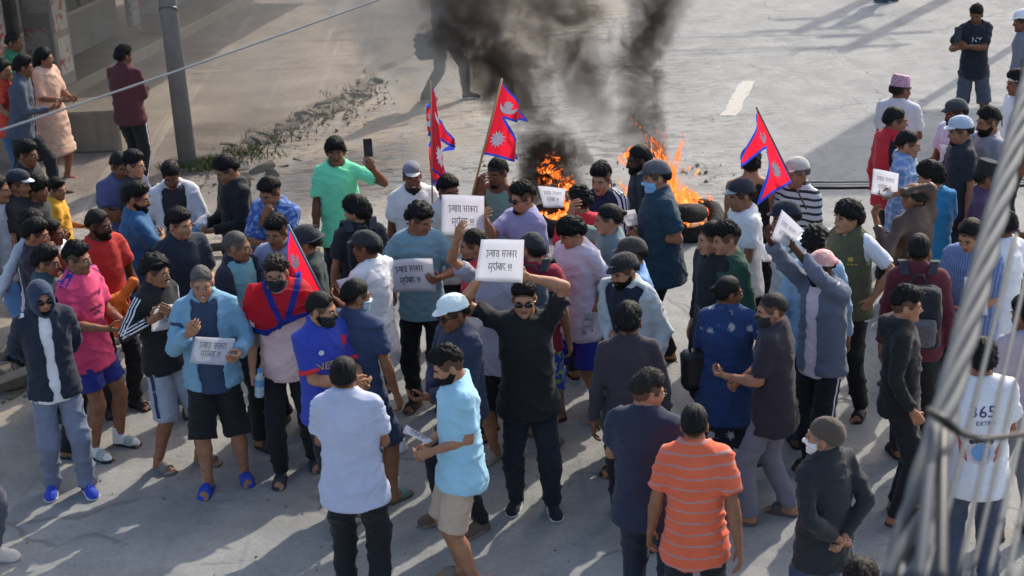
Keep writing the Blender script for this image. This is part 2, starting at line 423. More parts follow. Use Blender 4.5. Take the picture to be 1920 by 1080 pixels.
def hair_mesh(style):
    if style in HAIR: return HAIR[style]
    rs = np.random.RandomState(hash(style) % 999 if False else sum(map(ord, style)))
    P = dict(short=(.014, .005, .003, .150, .085, .02, .120), thick=(.025, .006, .003, .148, .083, .02, .118), buzz=(.006, .003, .002, .152, .09, .03, .124),
             mop=(.022, .012, .010, .118, .070, .0, .100), curly=(.028, .009, .006, .146, .088, .03, .120), quiff=(.034, .003, .003, .156, .105, .05, .130),
             slick=(.010, .006, .006, .150, .072, .0, .112), ring=(.004, .004, .004, .150, .085, .02, .118), long=(.014, .016, .016, .146, .060, -.05, .105),
             crest=(.022, .004, .004, .152, .10, .045, .126), under=(.008, .006, .006, .110, .085, .01, .110))[style]
    F = hair_field(*P, lift=dict(mop=-.004, long=-.02, curly=.014, quiff=.02, crest=.02).get(style, .012))
    if style == 'quiff': F.ell((0, -.062, .188), (.045, .034, .026), .02)
    if style == 'slick': F.cone((0, .10, .12), .026, (0, .135, .105), .022, .012)
    if style == 'long': F.cone((0, .07, .05), .065, (0, .09, -.09), .05, .03)
    if style == 'ring': F.cut(lambda X, Y, Z: (Z - .135) + 0 * X + 0 * Y); F.cut(lambda X, Y, Z: (-Y - .045) + 0 * X + 0 * Z)
    if style == 'under': F.cut(lambda X, Y, Z: (Z - .125) + 0 * X + 0 * Y)
    v, q = F.mesh(); n = vnormals(v, q)
    amp = dict(curly=.016, mop=.011, thick=.009, quiff=.010, crest=.009, buzz=.002, ring=.003, slick=.003, short=.0055, long=.006, under=.004)[style]
    f = 75 if style == 'curly' else 1
    if style == 'curly': d = np.abs(snoise(v, rs, 95)) * amp + snoise(v, rs, 50) * amp * .3
    else:
        ang = np.arctan2(v[:, 0], v[:, 1] + .02)
        st = np.stack([np.sin(ang) * .1, np.cos(ang) * .1, v[:, 2] * .25], 1)
        d = (1 - np.abs(snoise(st, rs, 210))) * amp + snoise(v, rs, 45) * amp * .45 + (rs.rand(len(v)) - .5) * amp * .5
    v = v + n * d[:, None]
    # loose tufts so the outline is not smooth
    L, N, wd = dict(short=(.013, 520, .0045), thick=(.022, 620, .006), mop=(.026, 560, .007), curly=(.020, 700, .006), quiff=(.026, 560, .006), crest=(.022, 520, .006), long=(.03, 420, .007), buzz=(0, 0, 0), ring=(0, 0, 0), slick=(.012, 200, .004), under=(.010, 260, .004))[style]
    tv = []; tt = []
    if N:
        ids = rs.choice(len(v), N); pz = v[ids]; nz = n[ids]
        if style == 'curly': dr = nz * .8 + rs.normal(size=(N, 3)) * .8
        elif style in ('quiff', 'crest'): dr = nz * .45 + np.array([0, -.5, .35]) + rs.normal(size=(N, 3)) * .28
        elif style == 'slick': dr = nz * .2 + np.array([0, .9, -.3]) + rs.normal(size=(N, 3)) * .15
        else: dr = nz * .35 + np.stack([pz[:, 0] * 7, np.where(pz[:, 1] < .03, -.55, .25), -np.abs(.2 - pz[:, 2]) * 7], 1) + rs.normal(size=(N, 3)) * .28
        dr /= np.linalg.norm(dr, axis=1)[:, None]; sd_ = np.cross(dr, nz + rs.normal(size=(N, 3)) * .3); sd_ /= np.linalg.norm(sd_, axis=1)[:, None] + 1e-9
        b0 = pz - nz * .002 - dr * .004; ln = (L * rs.uniform(.5, 1.15, N))[:, None]
        tv = np.concatenate([b0 + sd_ * wd * .5, b0 - sd_ * wd * .5, b0 + nz * wd * .6, b0 + dr * ln]); i = np.arange(N) + len(v)
        tt = np.concatenate([np.stack([i, i + N, i + 3 * N], 1), np.stack([i + N, i + 2 * N, i + 3 * N], 1), np.stack([i + 2 * N, i, i + 3 * N], 1)])
        v = np.concatenate([v, tv])
    HAIR[style] = mkmesh('hair_' + style, v, q, hairm('#15120f'), tris=tt if N else None)
    return HAIR[style]
EXTRA = {}
def tmpl(key, fn):
    if key not in EXTRA: EXTRA[key] = fn()
    return EXTRA[key]
def fm(F, m, name, rl=0):
    v, q = F.mesh()
    if rl: v = relax(v, q, rl)
    return mkmesh(name, v, q, m)
def t_eye():
    def f():
        v, q = Field((-.02, -.02, -.02), (.02, .02, .02), .0032).ell((0, 0, 0), (.0125, .007, .0062), 0).mesh()
        c = v[q].mean(1); mi = (np.hypot(c[:, 0], c[:, 2]) < .0062).astype(int)
        return mkmesh('eye', v, q, [plain('#b9aca3', .3), plain('#160d09', .2)], mi)
    return tmpl('eye', f)
def t_brow():
    return tmpl('brow', lambda: fm(Field((-.03, -.02, -.02), (.03, .02, .02), .0035).cone((-.017, 0, -.001), .0038, (.004, -.006, .003), .0045, .004).cone((.004, -.006, .003), .0045, (.019, .004, -.002), .003, .004), hairm('#15120f'), 'eyebrow'))
def t_beard(kind):
    def f():
        F = head_field(Field((-.1, -.14, -.07), (.1, .08, .08), .006), .0055 if kind == 'full' else .004, ears=False, neck=False)
        ys = [-.13, -.09, -.06, -.03, .0, .02]
        if kind == 'full': zs = [.048, .048, .036, .045, .075, .085]
        elif kind == 'tache': zs = [.046, .046, .040, .0, -.1, -.1]
        else: zs = [.008, .008, -.002, -.03, -.1, -.1]
        F.cut(lambda X, Y, Z: (Z - np.interp(Y, ys, zs)) + 0 * X)
        if kind == 'tache': F.cut(lambda X, Y, Z: (.036 - Z) + 0 * X + 0 * Y); F.cut(lambda X, Y, Z: np.abs(X) - .027 + 0 * Y + 0 * Z)
        if kind == 'goatee': F.cut(lambda X, Y, Z: np.abs(X) - .03 + 0 * Y + 0 * Z)
        F.cut(lambda X, Y, Z: (Y - .012) + 0 * X + 0 * Z)
        F.ell((0, -.105, .024), (.024, .04, .0095), .004, 'd')
        v, q = F.mesh(); rs = np.random.RandomState(3); v = v + vnormals(v, q) * (rs.rand(len(v)) * .003)[:, None]
        return mkmesh('beard_' + kind, v, q, hairm('#15120f'))
    return tmpl('beard' + kind, f)
def t_mask():
    def f():
        F = head_field(Field((-.1, -.15, -.07), (.1, .05, .09), .0055), .0085, ears=False, neck=False)
        F.cut(lambda X, Y, Z: (Z - .072 + 1.6 * X * X) + 0 * Y); F.cut(lambda X, Y, Z: (-.024 - Z) + 0 * X + 0 * Y)
        F.cut(lambda X, Y, Z: (Y + .030) + 0 * X + 0 * Z)
        v, q = F.mesh(); v = relax(v, q, 2)
        z = v[:, 2]; v = v + vnormals(v, q) * (0.0018 * np.sign(np.sin(z * 260)))[:, None]
        return mkmesh('face_mask', v, q, cloth('#8fbfd0'))
    return tmpl('mask', f)
def t_loops():
    def f():
        F = Field((-.1, -.09, -.03), (.1, .05, .11), .004)
        for s in (1, -1):
            F.cone((.062 * s, -.045, .062), .0026, (.082 * s, .01, .092), .0026, .003); F.cone((.058 * s, -.042, -.005), .0026, (.080 * s, .015, .045), .0026, .003)
        return fm(F, plain('#d8d8d8'), 'ear_loop')
    return tmpl('loops', f)
def t_glasses(dark):
    def f():
        F = Field((-.09, -.14, .04), (.09, .03, .12), .0038)
        if dark:
            for s in (1, -1): F.ell((.033 * s, -.104, .086), (.028, .010, .020), .003)
        else:
            for s in (1, -1):
                pts = [(.033 * s + .024 * math.cos(a), -.109 + .012 * abs(math.cos(a)) * (1 if math.cos(a) * s > 0 else 0), .086 + .017 * math.sin(a)) for a in [i * math.pi / 5 for i in range(11)]]
                for a, b in zip(pts, pts[1:]): F.cone(a, .0022, b, .0022, .002)
        F.cone((-.012, -.114, .092), .0032, (.012, -.114, .092), .0032, .002)
        for s in (1, -1): F.cone((.056 * s, -.098, .092), .0036, (.081 * s, -.03, .094), .0032, .002); F.cone((.081 * s, -.03, .094), .0032, (.082 * s, .02, .082), .003, .002)
        return fm(F, plain('#08080a', .12, var=.02), 'sunglasses' if dark else 'spectacles')
    return tmpl('glasses%d' % dark, f)
def t_cap(shape):
    def f():
        F = Field((-.13, -.2, .06), (.13, .16, .26), .0065)
        if shape == 'cap':
            F.ell((0, .016, .112), (.088, .110, .112), .02); F.ell((0, -.02, .17), (.07, .08, .05), .03)
            F.cut(lambda X, Y, Z: (.128 - .22 * Y - Z) * .97 + 0 * X)
        elif shape == 'beanie':
            F.ell((0, .022, .112), (.085, .108, .108), .02); F.ell((0, .06, .10), (.074, .075, .09), .03)
            F.cut(lambda X, Y, Z: (.122 - .62 * (Y + .05) - Z) * .85 + 0 * X)
        elif shape == 'topi':
            F.loft((0, .014, .12), np.eye(3), [-.0, .06, .105, .125], [.084, .080, .070, .058], [.104, .100, .088, .078], [0, 0, .004, .010], 0)
            F.cut(lambda X, Y, Z: (Z - (.232 + .10 * Y)) + 0 * X)
        elif shape == 'helmet':
            F.ell((0, .014, .118), (.104, .124, .115), .01); F.cone((0, -.09, .20), .012, (0, .11, .20), .012, .012)
            F.cut(lambda X, Y, Z: (.122 - Z) + 0 * X + 0 * Y)
        elif shape == 'band':
            F.ell((0, .014, .112), (.0815, .103, .096), 0)
            F.cut(lambda X, Y, Z: np.abs(Z - (.135 - .12 * Y)) - .017 + 0 * X)
        elif shape == 'scarf':
            F.ell((0, .016, .112), (.090, .112, .108), .02); F.cone((0, .12, .07), .04, (.02, .15, .0), .03, .03)
            F.cut(lambda X, Y, Z: (.118 - .5 * Y - Z) * .88 + 0 * X)
        v, q = F.mesh()
        if shape in ('cap', 'scarf', 'beanie', 'topi'): v = folds(v, vnormals(v, q), 4, .003, 90)
        return mkmesh(shape, v, q, cloth('#222222'))
    return tmpl('cap' + shape, f)
def t_brim(shape):
    def f():
        F = Field((-.17, -.23, .06), (.17, .18, .19), .0065)
        if shape == 'cap':
            F.ell((0, -.098, .146), (.080, .098, .016), 0)
            F.cut(lambda X, Y, Z: np.abs(Z - (.150 + .32 * (Y + .1) - 5.2 * X * X)) - .0045); F.cut(lambda X, Y, Z: Y + .055 - 4.5 * X * X + 0 * Z)
        else:
            F.ell((0, .0, .124), (.142, .172, .03), 0); F.cut(lambda X, Y, Z: np.abs(Z - (.128 - 1.3 * X * X - .5 * Y * Y)) - .006)
        return fm(F, cloth('#222222'), 'brim')
    return tmpl('brim' + shape, f)

# right hand: fingers along +Z, thumb to +X, palm to -Y
def hand_template(curl, thumb, hh=.0066):
    F = Field((-.07, -.11, -.03), (.09, .05, .2), .0056)
    F.cone((0, 0, -.025), .026, (0, 0, .01), .025, .01)
    base = [(.031, .092), (.0105, .098), (-.0105, .095), (-.030, .086)]
    for x, z in base: F.cone((x * .62, 0, .012), .0155, (x, 0, z), .0125, .014)
    for i, ((x, z), L) in enumerate(zip(base, (.072, .080, .074, .058))):
        p = np.array([x, 0, z]); a = 0
        for j, f in enumerate((.45, .32, .26)):
            a += math.radians(curl[j] * (1 + .10 * (i - 1))); d = np.array([x * .12, -math.sin(a), math.cos(a)])
            q = p + d * L * f * 1.05; F.cone(p, .0092 - .0008 * j, q, .0086 - .0009 * j, .004); p = q
    pts = [np.array(t) for t in ((.018, -.006, .022),) + thumb]
    for j in range(3): F.cone(pts[j], .0135 - .002 * j, pts[j + 1], .0115 - .002 * j, .008 if j == 0 else .004)
    return F.mesh()
HP = dict(relax=((22, 28, 18), ((.046, -.020, .050), (.055, -.032, .078), (.052, -.042, .100))),
          fist=((75, 95, 60), ((.044, -.028, .048), (.038, -.050, .068), (.014, -.056, .078))),
          pinch=((48, 30, 14), ((.046, -.028, .046), (.040, -.056, .070), (.026, -.070, .094))),
          flat=((6, 8, 6), ((.050, -.010, .048), (.066, -.016, .070), (.074, -.020, .092))))
HANDS = [{k: hand_template(*v, hh=h) for k, v in HP.items()} for h in (.0068, .0096)]
# foot: ankle at the origin, toes to -Y, sole at z = -.075
def foot_t():
    F = Field((-.07, -.23, -.08), (.07, .09, .05), .0092)
    F.cone((0, .012, .02), .036, (0, .022, -.045), .030, .02); F.cone((0, .022, -.046), .030, (.004, -.10, -.048), .034, .03)
    F.cone((0, -.02, -.02), .030, (.004, -.11, -.052), .026, .03)
    for i, (x, y, r) in enumerate(((-.026, -.168, .0135), (-.006, -.170, .0105), (.010, -.164, .0098), (.024, -.155, .0092), (.036, -.143, .009))):
        F.cone((x * .9, -.10, -.056), .014, (x, y, -.063), r, .006)
    F.cut(lambda X, Y, Z: (-.0735 - Z) + 0 * X + 0 * Y)
    return F.mesh()
FTV, FTQ = foot_t()
def sole2(X, Y, r0, r1, y0=.022, y1=-.125):
    t = np.clip((y0 - Y) / (y0 - y1), 0, 1); return np.sqrt((X - .005 * t) ** 2 + (Y - (y0 + (y1 - y0) * t)) ** 2) - (r0 + (r1 - r0) * t)
def t_shoe(kind, part):
    def f():
        F = Field((-.075, -.22, -.085), (.075, .1, .07), .007)
        if part == 'sole':
            th = .030 if kind == 'sneaker' else .024; g = .004 if kind == 'sneaker' else .006
            F.D[:] = 1; F.D = (-np.ones_like(F.D))
            F.cut(lambda X, Y, Z: sole2(X, Y, .036 + g, .046 + g) + 0 * Z); F.cut(lambda X, Y, Z: np.abs(Z + .076 - th / 2) - th / 2 + 0 * X + 0 * Y)
        elif part == 'upper':
            F.cone((0, .015, .01), .042, (0, .024, -.05), .038, .02); F.cone((0, .024, -.048), .038, (.005, -.125, -.052), .044, .03)
            F.cone((0, -.03, .0), .032, (.004, -.12, -.04), .034, .03); F.cone((.004, -.12, -.05), .042, (.004, -.15, -.055), .034, .02)
            F.cut(lambda X, Y, Z: (-.062 - Z) + 0 * X + 0 * Y)
        elif part == 'strap':
            F.cone((0, .022, -.048), .036, (.005, -.10, -.050), .0455, .03); F.cone((0, -.02, -.02), .036, (.004, -.12, -.052), .040, .03)
            F.cut(lambda X, Y, Z: np.abs(Y + .088) - .040 + 0 * X + 0 * Z); F.cut(lambda X, Y, Z: (-.068 - Z) + 0 * X + 0 * Y)
        elif part == 'strap2':
            F.cone((0, .022, -.048), .034, (.005, -.10, -.050), .0435, .03); F.cone((0, -.02, -.02), .034, (.004, -.12, -.052), .036, .03); F.cone((0, .012, .02), .040, (0, .022, -.045), .034, .02)
            F.cut(lambda X, Y, Z: np.minimum(np.minimum(np.abs(Y + .125) - .014, np.abs(Y + .07) - .013), np.abs(Z - .0 - .1 * Y) - .011) + 0 * X); F.cut(lambda X, Y, Z: (-.068 - Z) + 0 * X + 0 * Y)
        elif part == 'laces':
            for i in range(4): F.cone((-.022, -.035 - .022 * i, -.002 - .0085 * i), .006, (.026, -.040 - .022 * i, -.002 - .0085 * i), .006, .002)
        elif part == 'side':
            F.cone((0, .015, .01), .044, (0, .024, -.05), .040, .02); F.cone((0, .024, -.048), .040, (.005, -.125, -.052), .046, .03)
            F.cut(lambda X, Y, Z: np.abs(Z + .030 + .25 * (Y + .05)) - .013 + 0 * X); F.cut(lambda X, Y, Z: np.abs(Y + .045) - .045 + 0 * X + 0 * Z)
            F.cut(lambda X, Y, Z: .028 - np.abs(X) + 0 * Y + 0 * Z)
        elif part == 'sock':
            F.cone((0, .0, .16), .050, (0, .012, .0), .042, .02); F.cone((0, .012, .01), .042, (0, .022, -.045), .036, .02); F.cone((0, .022, -.046), .036, (.004, -.10, -.048), .041, .03)
            F.cone((0, -.02, -.02), .034, (.004, -.14, -.054), .032, .03)
            F.cut(lambda X, Y, Z: (-.0735 - Z) + 0 * X + 0 * Y)
        return fm(F, cloth('#333333'), part)
    return tmpl('shoe' + kind + part, f)
# ------------------------------------------------------------------ people
def ik(a, b, l1, l2, pole):
    a, b, pole = Vector(a), Vector(b), Vector(pole)
    d = b - a; L = d.length; m = (l1 + l2) * 0.995
    if L > m: b = a + d * (m / L); d = b - a; L = m
    n = d / L; x = (l1 * l1 - l2 * l2 + L * L) / (2 * L); h = math.sqrt(max(0, l1 * l1 - x * x))
    p = pole - n * pole.dot(n); p.normalize()
    return a + n * x + p * h, b
# wrist targets for the left side in a 1.7 m body facing -Y; elbow pole; palm direction; finger pose
ARM = dict(down=((.232, -.02, .865), (.5, 1, 0), (-1, 0, 0), 'relax'), down2=((.245, -.08, .87), (.4, 1, 0), (-1, .2, 0), 'relax'), fore=((.225, -.14, .90), (.4, 1, 0), (-1, 0, 0), 'relax'),
           front=((.09, -.28, 1.10), (.45, .6, -.8), (-.5, .3, 1), 'pinch'), chest=((.10, -.27, 1.24), (.5, .5, -.8), (-.6, .5, .3), 'pinch'),
           belly=((.02, -.22, 1.05), (.9, .4, -.3), (0, 1, .3), 'fist'), hip=((.215, -.03, 1.00), (1, .5, 0), (-.8, .2, -.3), 'flat'), back=((.04, .165, .98), (1, .3, 0), (0, -.4, 1), 'fist'),
           pocket=((.215, -.06, .92), (.6, 1, 0), (-1, 0, 0), 'fist'), up=((.24, -.08, 1.92), (1, .6, .2), (-.2, -1, 0), 'pinch'), chin=((.03, -.16, 1.40), (.5, -.3, -1), (0, 1, .3), 'fist'),
           cross=((-.06, -.20, 1.20), (1, .1, -.5), (0, 1, 0), 'relax'), swing=((.235, .13, .90), (.3, 1, 0), (-1, 0, 0), 'relax'), reach=((.18, -.42, 1.12), (.6, .3, -1), (-.4, 0, -1), 'flat'))
STAND = dict(stand=((.105, -.02), (-.105, .02)), wide=((.15, -.02), (-.15, .03)), walkL=((.085, -.27), (-.085, .26)), walkR=((.085, .26), (-.085, -.27)),
             stepL=((.11, -.13), (-.11, .10)), stepR=((.11, .10), (-.11, -.13)), close=((.075, 0), (-.075, .02)))
TZ = [-.12, -.03, .08, .20, .36, .46, .53, .585, .62]
TWX = [.10, .152, .143, .131, .150, .150, .113, .062, .052]
TWY = [.09, .112, .102, .095, .112, .105, .080, .058, .052]
TCY = [0, .012, .004, .0, -.002, .004, .010, .012, .012]
SKIN = dict(a='#b08062', b='#976a4f', c='#7a5039', d='#583828', e='#b88a6e')
GROUP = 'people in the protest crowd'
PEOPLE = {}
NPEOPLE = [0]
def rotx(a): return Matrix.Rotation(a, 3, 'X')
def rotz(a): return Matrix.Rotation(a, 3, 'Z')

def person(px, py, phi, label, h=1.68, look=None, pitch=8, lean=0, b=1.0, belly=0.0, top=('tee', '#888888'), inner=None, bot=('trousers', '#15161a'), shoe=('slide', '#222222'),
           hair=('short', '#15120f'), sk='b', L='down', R='down', Lf=None, Rf=None, st='stand', ex=(), res=.0255, key=None, cat='person', tilt=0, name='person', gnd=None, sex='m'):
    NPEOPLE[0] += 1; seed = NPEOPLE[0] * 17 + 5; rng = random.Random(seed); rs = np.random.RandomState(seed)
    s = h / 1.70; ex = dict(ex)
    hatdz = dict(cap=.018, topi=.045, beanie=.012, helmet=.03, hood=.02).get(next((k for k in ('cap', 'topi', 'beanie', 'helmet', 'hood') if k in ex), ''), 0)
    phi_r = math.radians(phi); lean_r = math.radians(lean)
    lf, rf = STAND[st] if isinstance(st, str) else st
    jit = lambda: rng.uniform(-.015, .015)
    lf = (lf[0] + jit(), lf[1] + jit()); rf = (rf[0] + jit(), rf[1] + jit())
    dmx = max(math.hypot(lf[0] - .085, lf[1]), math.hypot(rf[0] + .085, rf[1]))
    hipz = min(.905, .075 + math.sqrt(.838 ** 2 - dmx ** 2))
    O = Vector((0, 0, hipz)); T = Matrix.Rotation(math.radians(tilt), 3, 'Y') @ rotx(lean_r)
    LO = lambda x, y, z: O + T @ Vector((x, y, z))
    shw = .157 * (1 + .45 * (b - 1)) * (.93 if sex == 'f' else 1)
    sh = {1: LO(shw, .004, .505), -1: LO(-shw, .004, .505)}
    pivot = LO(0, -.008, .60)
    look = phi if look is None else look
    yaw = math.radians(((look - phi + 180) % 360) - 180); yaw = max(-1.35, min(1.35, yaw))
    HR = rotz(yaw) @ rotx(math.radians(pitch)); hs = ex.get('head', .965)
    fw = 1 + rs.uniform(-.05, .04) + (b - 1) * .25; fl = 1 + rs.uniform(-.03, .03)
    HMX = Matrix.Translation(pivot) @ HR.to_4x4() @ Matrix.Diagonal((fw * hs, hs, fl * hs, 1))
    topz = (HMX @ Vector((0, .01, .205 + hatdz))).z
    # root on the ground so that the head top is seen where the photograph shows it
    Rz = rotz(phi_r)
    ht = HMX @ Vector((0, .01, .205 + hatdz)); off = Rz @ Vector((ht.x * s, ht.y * s, 0))
    g = at(px, py, topz * s) if gnd is None else Vector(gnd)
    root = Vector((g.x - off.x, g.y - off.y, 0))
    if gnd is not None: root = Vector((gnd[0], gnd[1], 0))
    toloc = lambda W: (Rz.transposed() @ (Vector(W) - root)) / s
    # arms
    AR = {}
    for sgn, spec, fing in ((1, L, Lf), (-1, R, Rf)):
        pole = palm = None
        if isinstance(spec, str):
            tg, pole, palm, fg = ARM[spec]; tg = Vector((tg[0] * sgn, tg[1], tg[2])); tg = tg + Vector((jit(), jit(), jit())) + T @ Vector((0, 0, .5)) - Vector((0, 0, .5))
        elif spec[0] == 'p':
            tg = toloc(aty(spec[1], spec[2], root.y + spec[3])); pole, palm, fg = (.55, .5, -.9), (-.3, .6, .3), 'pinch'
            if len(spec) > 4: pole = spec[4]
        else:
            tg = Vector((spec[0] * sgn, spec[1], spec[2])); pole, palm, fg = (.5, .5, -.8), (-.5, .5, .2), 'pinch'
            if len(spec) > 3: palm = spec[3]
        pole = Vector((pole[0] * sgn, pole[1], pole[2])); palm = Vector((palm[0] * sgn, palm[1], palm[2]))
        el, wr = ik(sh[sgn], tg, .285, .255, pole)
        AR[sgn] = (sh[sgn], el, wr, palm, fing or fg)
    LG = {}
    for sgn, ft in ((1, lf), (-1, rf)):
        hp = O + Vector((.085 * sgn, 0, -.03)); ank = Vector((ft[0], ft[1], .078))
        kn, ank = ik(hp, ank, .43, .40, (.12 * sgn, -1, 0)); LG[sgn] = (hp, kn, ank)
    twx = [x * b * (1.0 if sex == 'm' else .96) for x in TWX]; twy = [y * b * (1 + (belly if 0 < i < 5 else 0)) for i, y in enumerate(TWY)]
    tcy = [c - (.05 * belly if 0 < i < 5 else 0) for i, c in enumerate(TCY)]
    if top and top[0] != 'tank': twx = [x * (.94 if i < 7 else 1) for i, x in enumerate(twx)]; twy = [y * (.90 if i < 7 else 1) for i, y in enumerate(twy)]
    pts = [p for a in AR.values() for p in a[:3]] + [p for a in LG.values() for p in a] + [pivot]
    lo = np.min(np.array(pts), 0) - .17; hi = np.max(np.array(pts), 0) + .17
    lo = np.minimum(lo, [-.28, -.24, 0.02]); hi = np.maximum(hi, [.28, .24, 0])
    F = Field(lo, hi, .0205 if res < .018 else .0275)
    Ta = np.array(T)
    F.loft(O, Ta, TZ, twx, twy, tcy, .03)
    kb = .5 + .5 * b
    ca = .80 if top and (top[0] in ('jacket', 'hoodie', 'puffer', 'long') or (len(top) > 2 and top[2].get('sleeve', 0) >= 2)) else 1.0; cl = .82 if bot and bot[0] == 'trousers' else 1.0; cs = .86 if top and top[0] not in ('tank', 'vest') else 1.0
    for sgn in (1, -1):
        a, e, wv = AR[sgn][:3]; hp, kn, an = LG[sgn]
        cvr = .76 if top and top[0] not in ('tank',) else 1.0
        F.cone(LO(0, .012, .570), .050 * cvr, LO(.12 * sgn, .006, .520 - (.012 if cvr < 1 else 0)), .048 * cvr, .02)
        F.cone(a, .051 * kb * min(ca, cs), a.lerp(e, .55), .047 * kb * min(ca, cs), .03); F.cone(a.lerp(e, .5), .047 * kb * min(ca, cs), e, .036 * ca, .01)
        F.cone(e, .038 * kb * ca, e.lerp(wv, .35), .042 * kb * ca, .01); F.cone(e.lerp(wv, .35), .041 * kb * ca, wv, .026, .01)
        F.cone(hp, .084 * kb * cl, kn, .057 * cl, .03); F.cone(kn, .055 * cl, kn.lerp(an, .32) + Vector((0, .012, 0)), .057 * kb * cl, .02); F.cone(kn.lerp(an, .32) + Vector((0, .012, 0)), .056 * kb * cl, an, .036, .015)
    F.cone(LO(0, .008, .560), .053, pivot + HR @ Vector((0, .02, .03)), .052, .03)
    V, Q = F.mesh()
    VV, QQ, MI = [V], [Q], [np.zeros(len(Q), int)]; off_i = len(V)
    def addm(v, q, M, mi=None):
        nonlocal off_i
        M = np.array(M); v = v @ M[:3, :3].T + M[:3, 3]
        q = q if np.linalg.det(M[:3, :3]) > 0 else q[:, ::-1]
        VV.append(v); QQ.append(q + off_i); MI.append(np.zeros(len(q), int) if mi is None else mi); off_i += len(v)
    lod = 0 if res < .018 else 1; addm(HEADS[lod][0], HEADS[lod][1], HMX, HEADS[lod][2])
    HF = {}
    for sgn in (1, -1):
        a, e, wv, palm, fg = AR[sgn]
        d = (wv - e).normalized(); n = palm - d * palm.dot(d); n.normalize()
        t = n.cross(d) if sgn == 1 else d.cross(n)
        M = Matrix((t, -n, d)).transposed().to_4x4(); M.translation = wv + d * .012
        M = M @ Matrix.Scale(.95, 4)
        HF[sgn] = (M, fg); addm(*HANDS[lod][fg], M)
    FM = {}
    for sgn in (1, -1):
        ank = LG[sgn][2]; to = math.radians(rng.uniform(4, 16)) * sgn
        if st.startswith('walk') if isinstance(st, str) else False: to *= .3
        M = Matrix.Translation((ank.x, ank.y, .0757)) @ rotz(to).to_4x4()
        if sgn == 1: M = M @ Matrix.Diagonal((1, 1, 1, 1))
        else: M = M @ Matrix.Diagonal((-1, 1, 1, 1))
        FM[sgn] = M
        if not (shoe and shoe[0] == 'sneaker'): addm(FTV, FTQ, M)
    V = np.concatenate(VV) * s
    skc = SKIN.get(sk, sk); sm = skin(skc)
    lc = lin(skc); lipc = '#%02x%02x%02x' % tuple(int(255 * min(1, (12.92 * x if x < .0031 else 1.055 * x ** (1 / 2.4) - .055))) for x in (lc[0] * .62, lc[1] * .42, lc[2] * .46))
    hcl = lin(hair[1]); kst = .25 if hair[0] not in ('', 'ring') else .9
    hx = lambda c: '#%02x%02x%02x' % tuple(int(255 * min(1, max(0, (12.92 * x if x < .0031 else 1.055 * x ** (1 / 2.4) - .055)))) for x in c)
    stub = hx([lc[i] * kst + hcl[i] * (1 - kst) for i in range(3)])
    me = mkmesh('person_body', V, np.concatenate(QQ), [sm, skin(lipc, 'lips'), skin(stub, 'clipped_hair')], np.concatenate(MI))
    root_o = link(name, me); root_o.location = root; root_o.rotation_euler = (0, 0, phi_r)
    tag(root_o, label, cat, GROUP)
    SM = Matrix.Scale(s, 4)
    def kid(nm, mesh, M=None, m=None, parent=None):
        o = link(nm, mesh, parent or root_o)
        if M is not None and parent is None: o.matrix_local = SM @ M
        if m is not None:
            o.material_slots[0].link = 'OBJECT'; o.material_slots[0].material = m
        return o
    # ---- head furniture
    hc = hairm(hair[1])
    face = ex.get('face', True)
    headM = HMX
    if face:
        for sgn in (1, -1):
            kid('eye', t_eye(), headM @ Matrix.Translation((.0315 * sgn, -.0905, .0865)) @ rotz(.22 * sgn).to_4x4())
            kid('eyebrow', t_brow(), headM @ Matrix.Translation((.0335 * sgn, -.0905, .1055)) @ Matrix.Diagonal((sgn, 1, 1, 1)), hairm(hair[1] if hair[0] != 'ring' else '#2a2522'))
    hat = next((k for k in ('cap', 'topi', 'beanie', 'helmet', 'hood', 'scarf') if k in ex), None)
    hst = hair[0]
    if hat in ('cap', 'topi', 'beanie', 'helmet', 'scarf') and hst not in ('long', 'slick'): hst = 'under'
    if hst and hat != 'hood': kid('hair', hair_mesh(hst), headM, hc)
    if 'beard' in ex: kid('beard' if ex['beard'] != 'tache' else 'moustache', t_beard(ex['beard']), headM, hairm(ex.get('beardc', hair[1])))
    if 'mask' in ex:
        o = kid('face_mask', t_mask(), headM, cloth(ex['mask'])); kid('ear_loop', t_loops(), headM, plain(ex['mask']), o)
    if 'chinmask' in ex: kid('face_mask', t_mask(), headM @ Matrix.Translation((0, .012, -.045)) @ Matrix.Diagonal((.95, .95, .7, 1)), cloth(ex['chinmask']))
    if 'shades' in ex: kid('sunglasses', t_glasses(True), headM)
    if 'specs' in ex: kid('spectacles', t_glasses(False), headM)
    if hat and hat not in ('hood',):
        c = ex[hat]; c = c if isinstance(c, (tuple, list)) else (c,)
        cm = c[0] if not isinstance(c[0], str) else cloth(c[0])
        capM = headM @ (rotz(math.pi) if ex.get('capback') else Matrix.Identity(3)).to_4x4()
        o = kid(dict(topi='topi_cap', scarf='head_scarf').get(hat, hat), t_cap(hat), capM, cm)
        if hat in ('cap', 'helmet'):
            bm = cloth(c[1] if len(c) > 1 else c[0]); bo = kid('brim', t_brim(hat), capM, bm, o)
    if 'band' in ex: kid('headband', t_cap('band'), headM, cloth(ex['band']))
    ctx = dict(root=root_o, s=s, AR=AR, LG=LG, LO=LO, O=O, T=T, headM=headM, toloc=toloc, HF=HF, g={}, rootw=root, phi=phi_r, SM=SM, FM=FM, gv={})
    # ---- garments
    def finish(F, nm, m, amp, gs, parent=None, fz=40, quilt=0, vert=False):
        v, q = F.mesh(); v = relax(v, q, 1, .4); n = vnormals(v, q)
        if quilt: v = v + n * (0.016 * np.abs(np.sin(v[:, 2] * math.pi / quilt)) ** .6 - .006)[:, None]
        v = folds(v, n, seed + gs, amp, fz, vert); v = v * s
        o = link(nm, mkmesh(nm, v, q, m), parent or root_o); ctx['g'][nm] = o; ctx['gv'][nm] = (v, q)
        return o
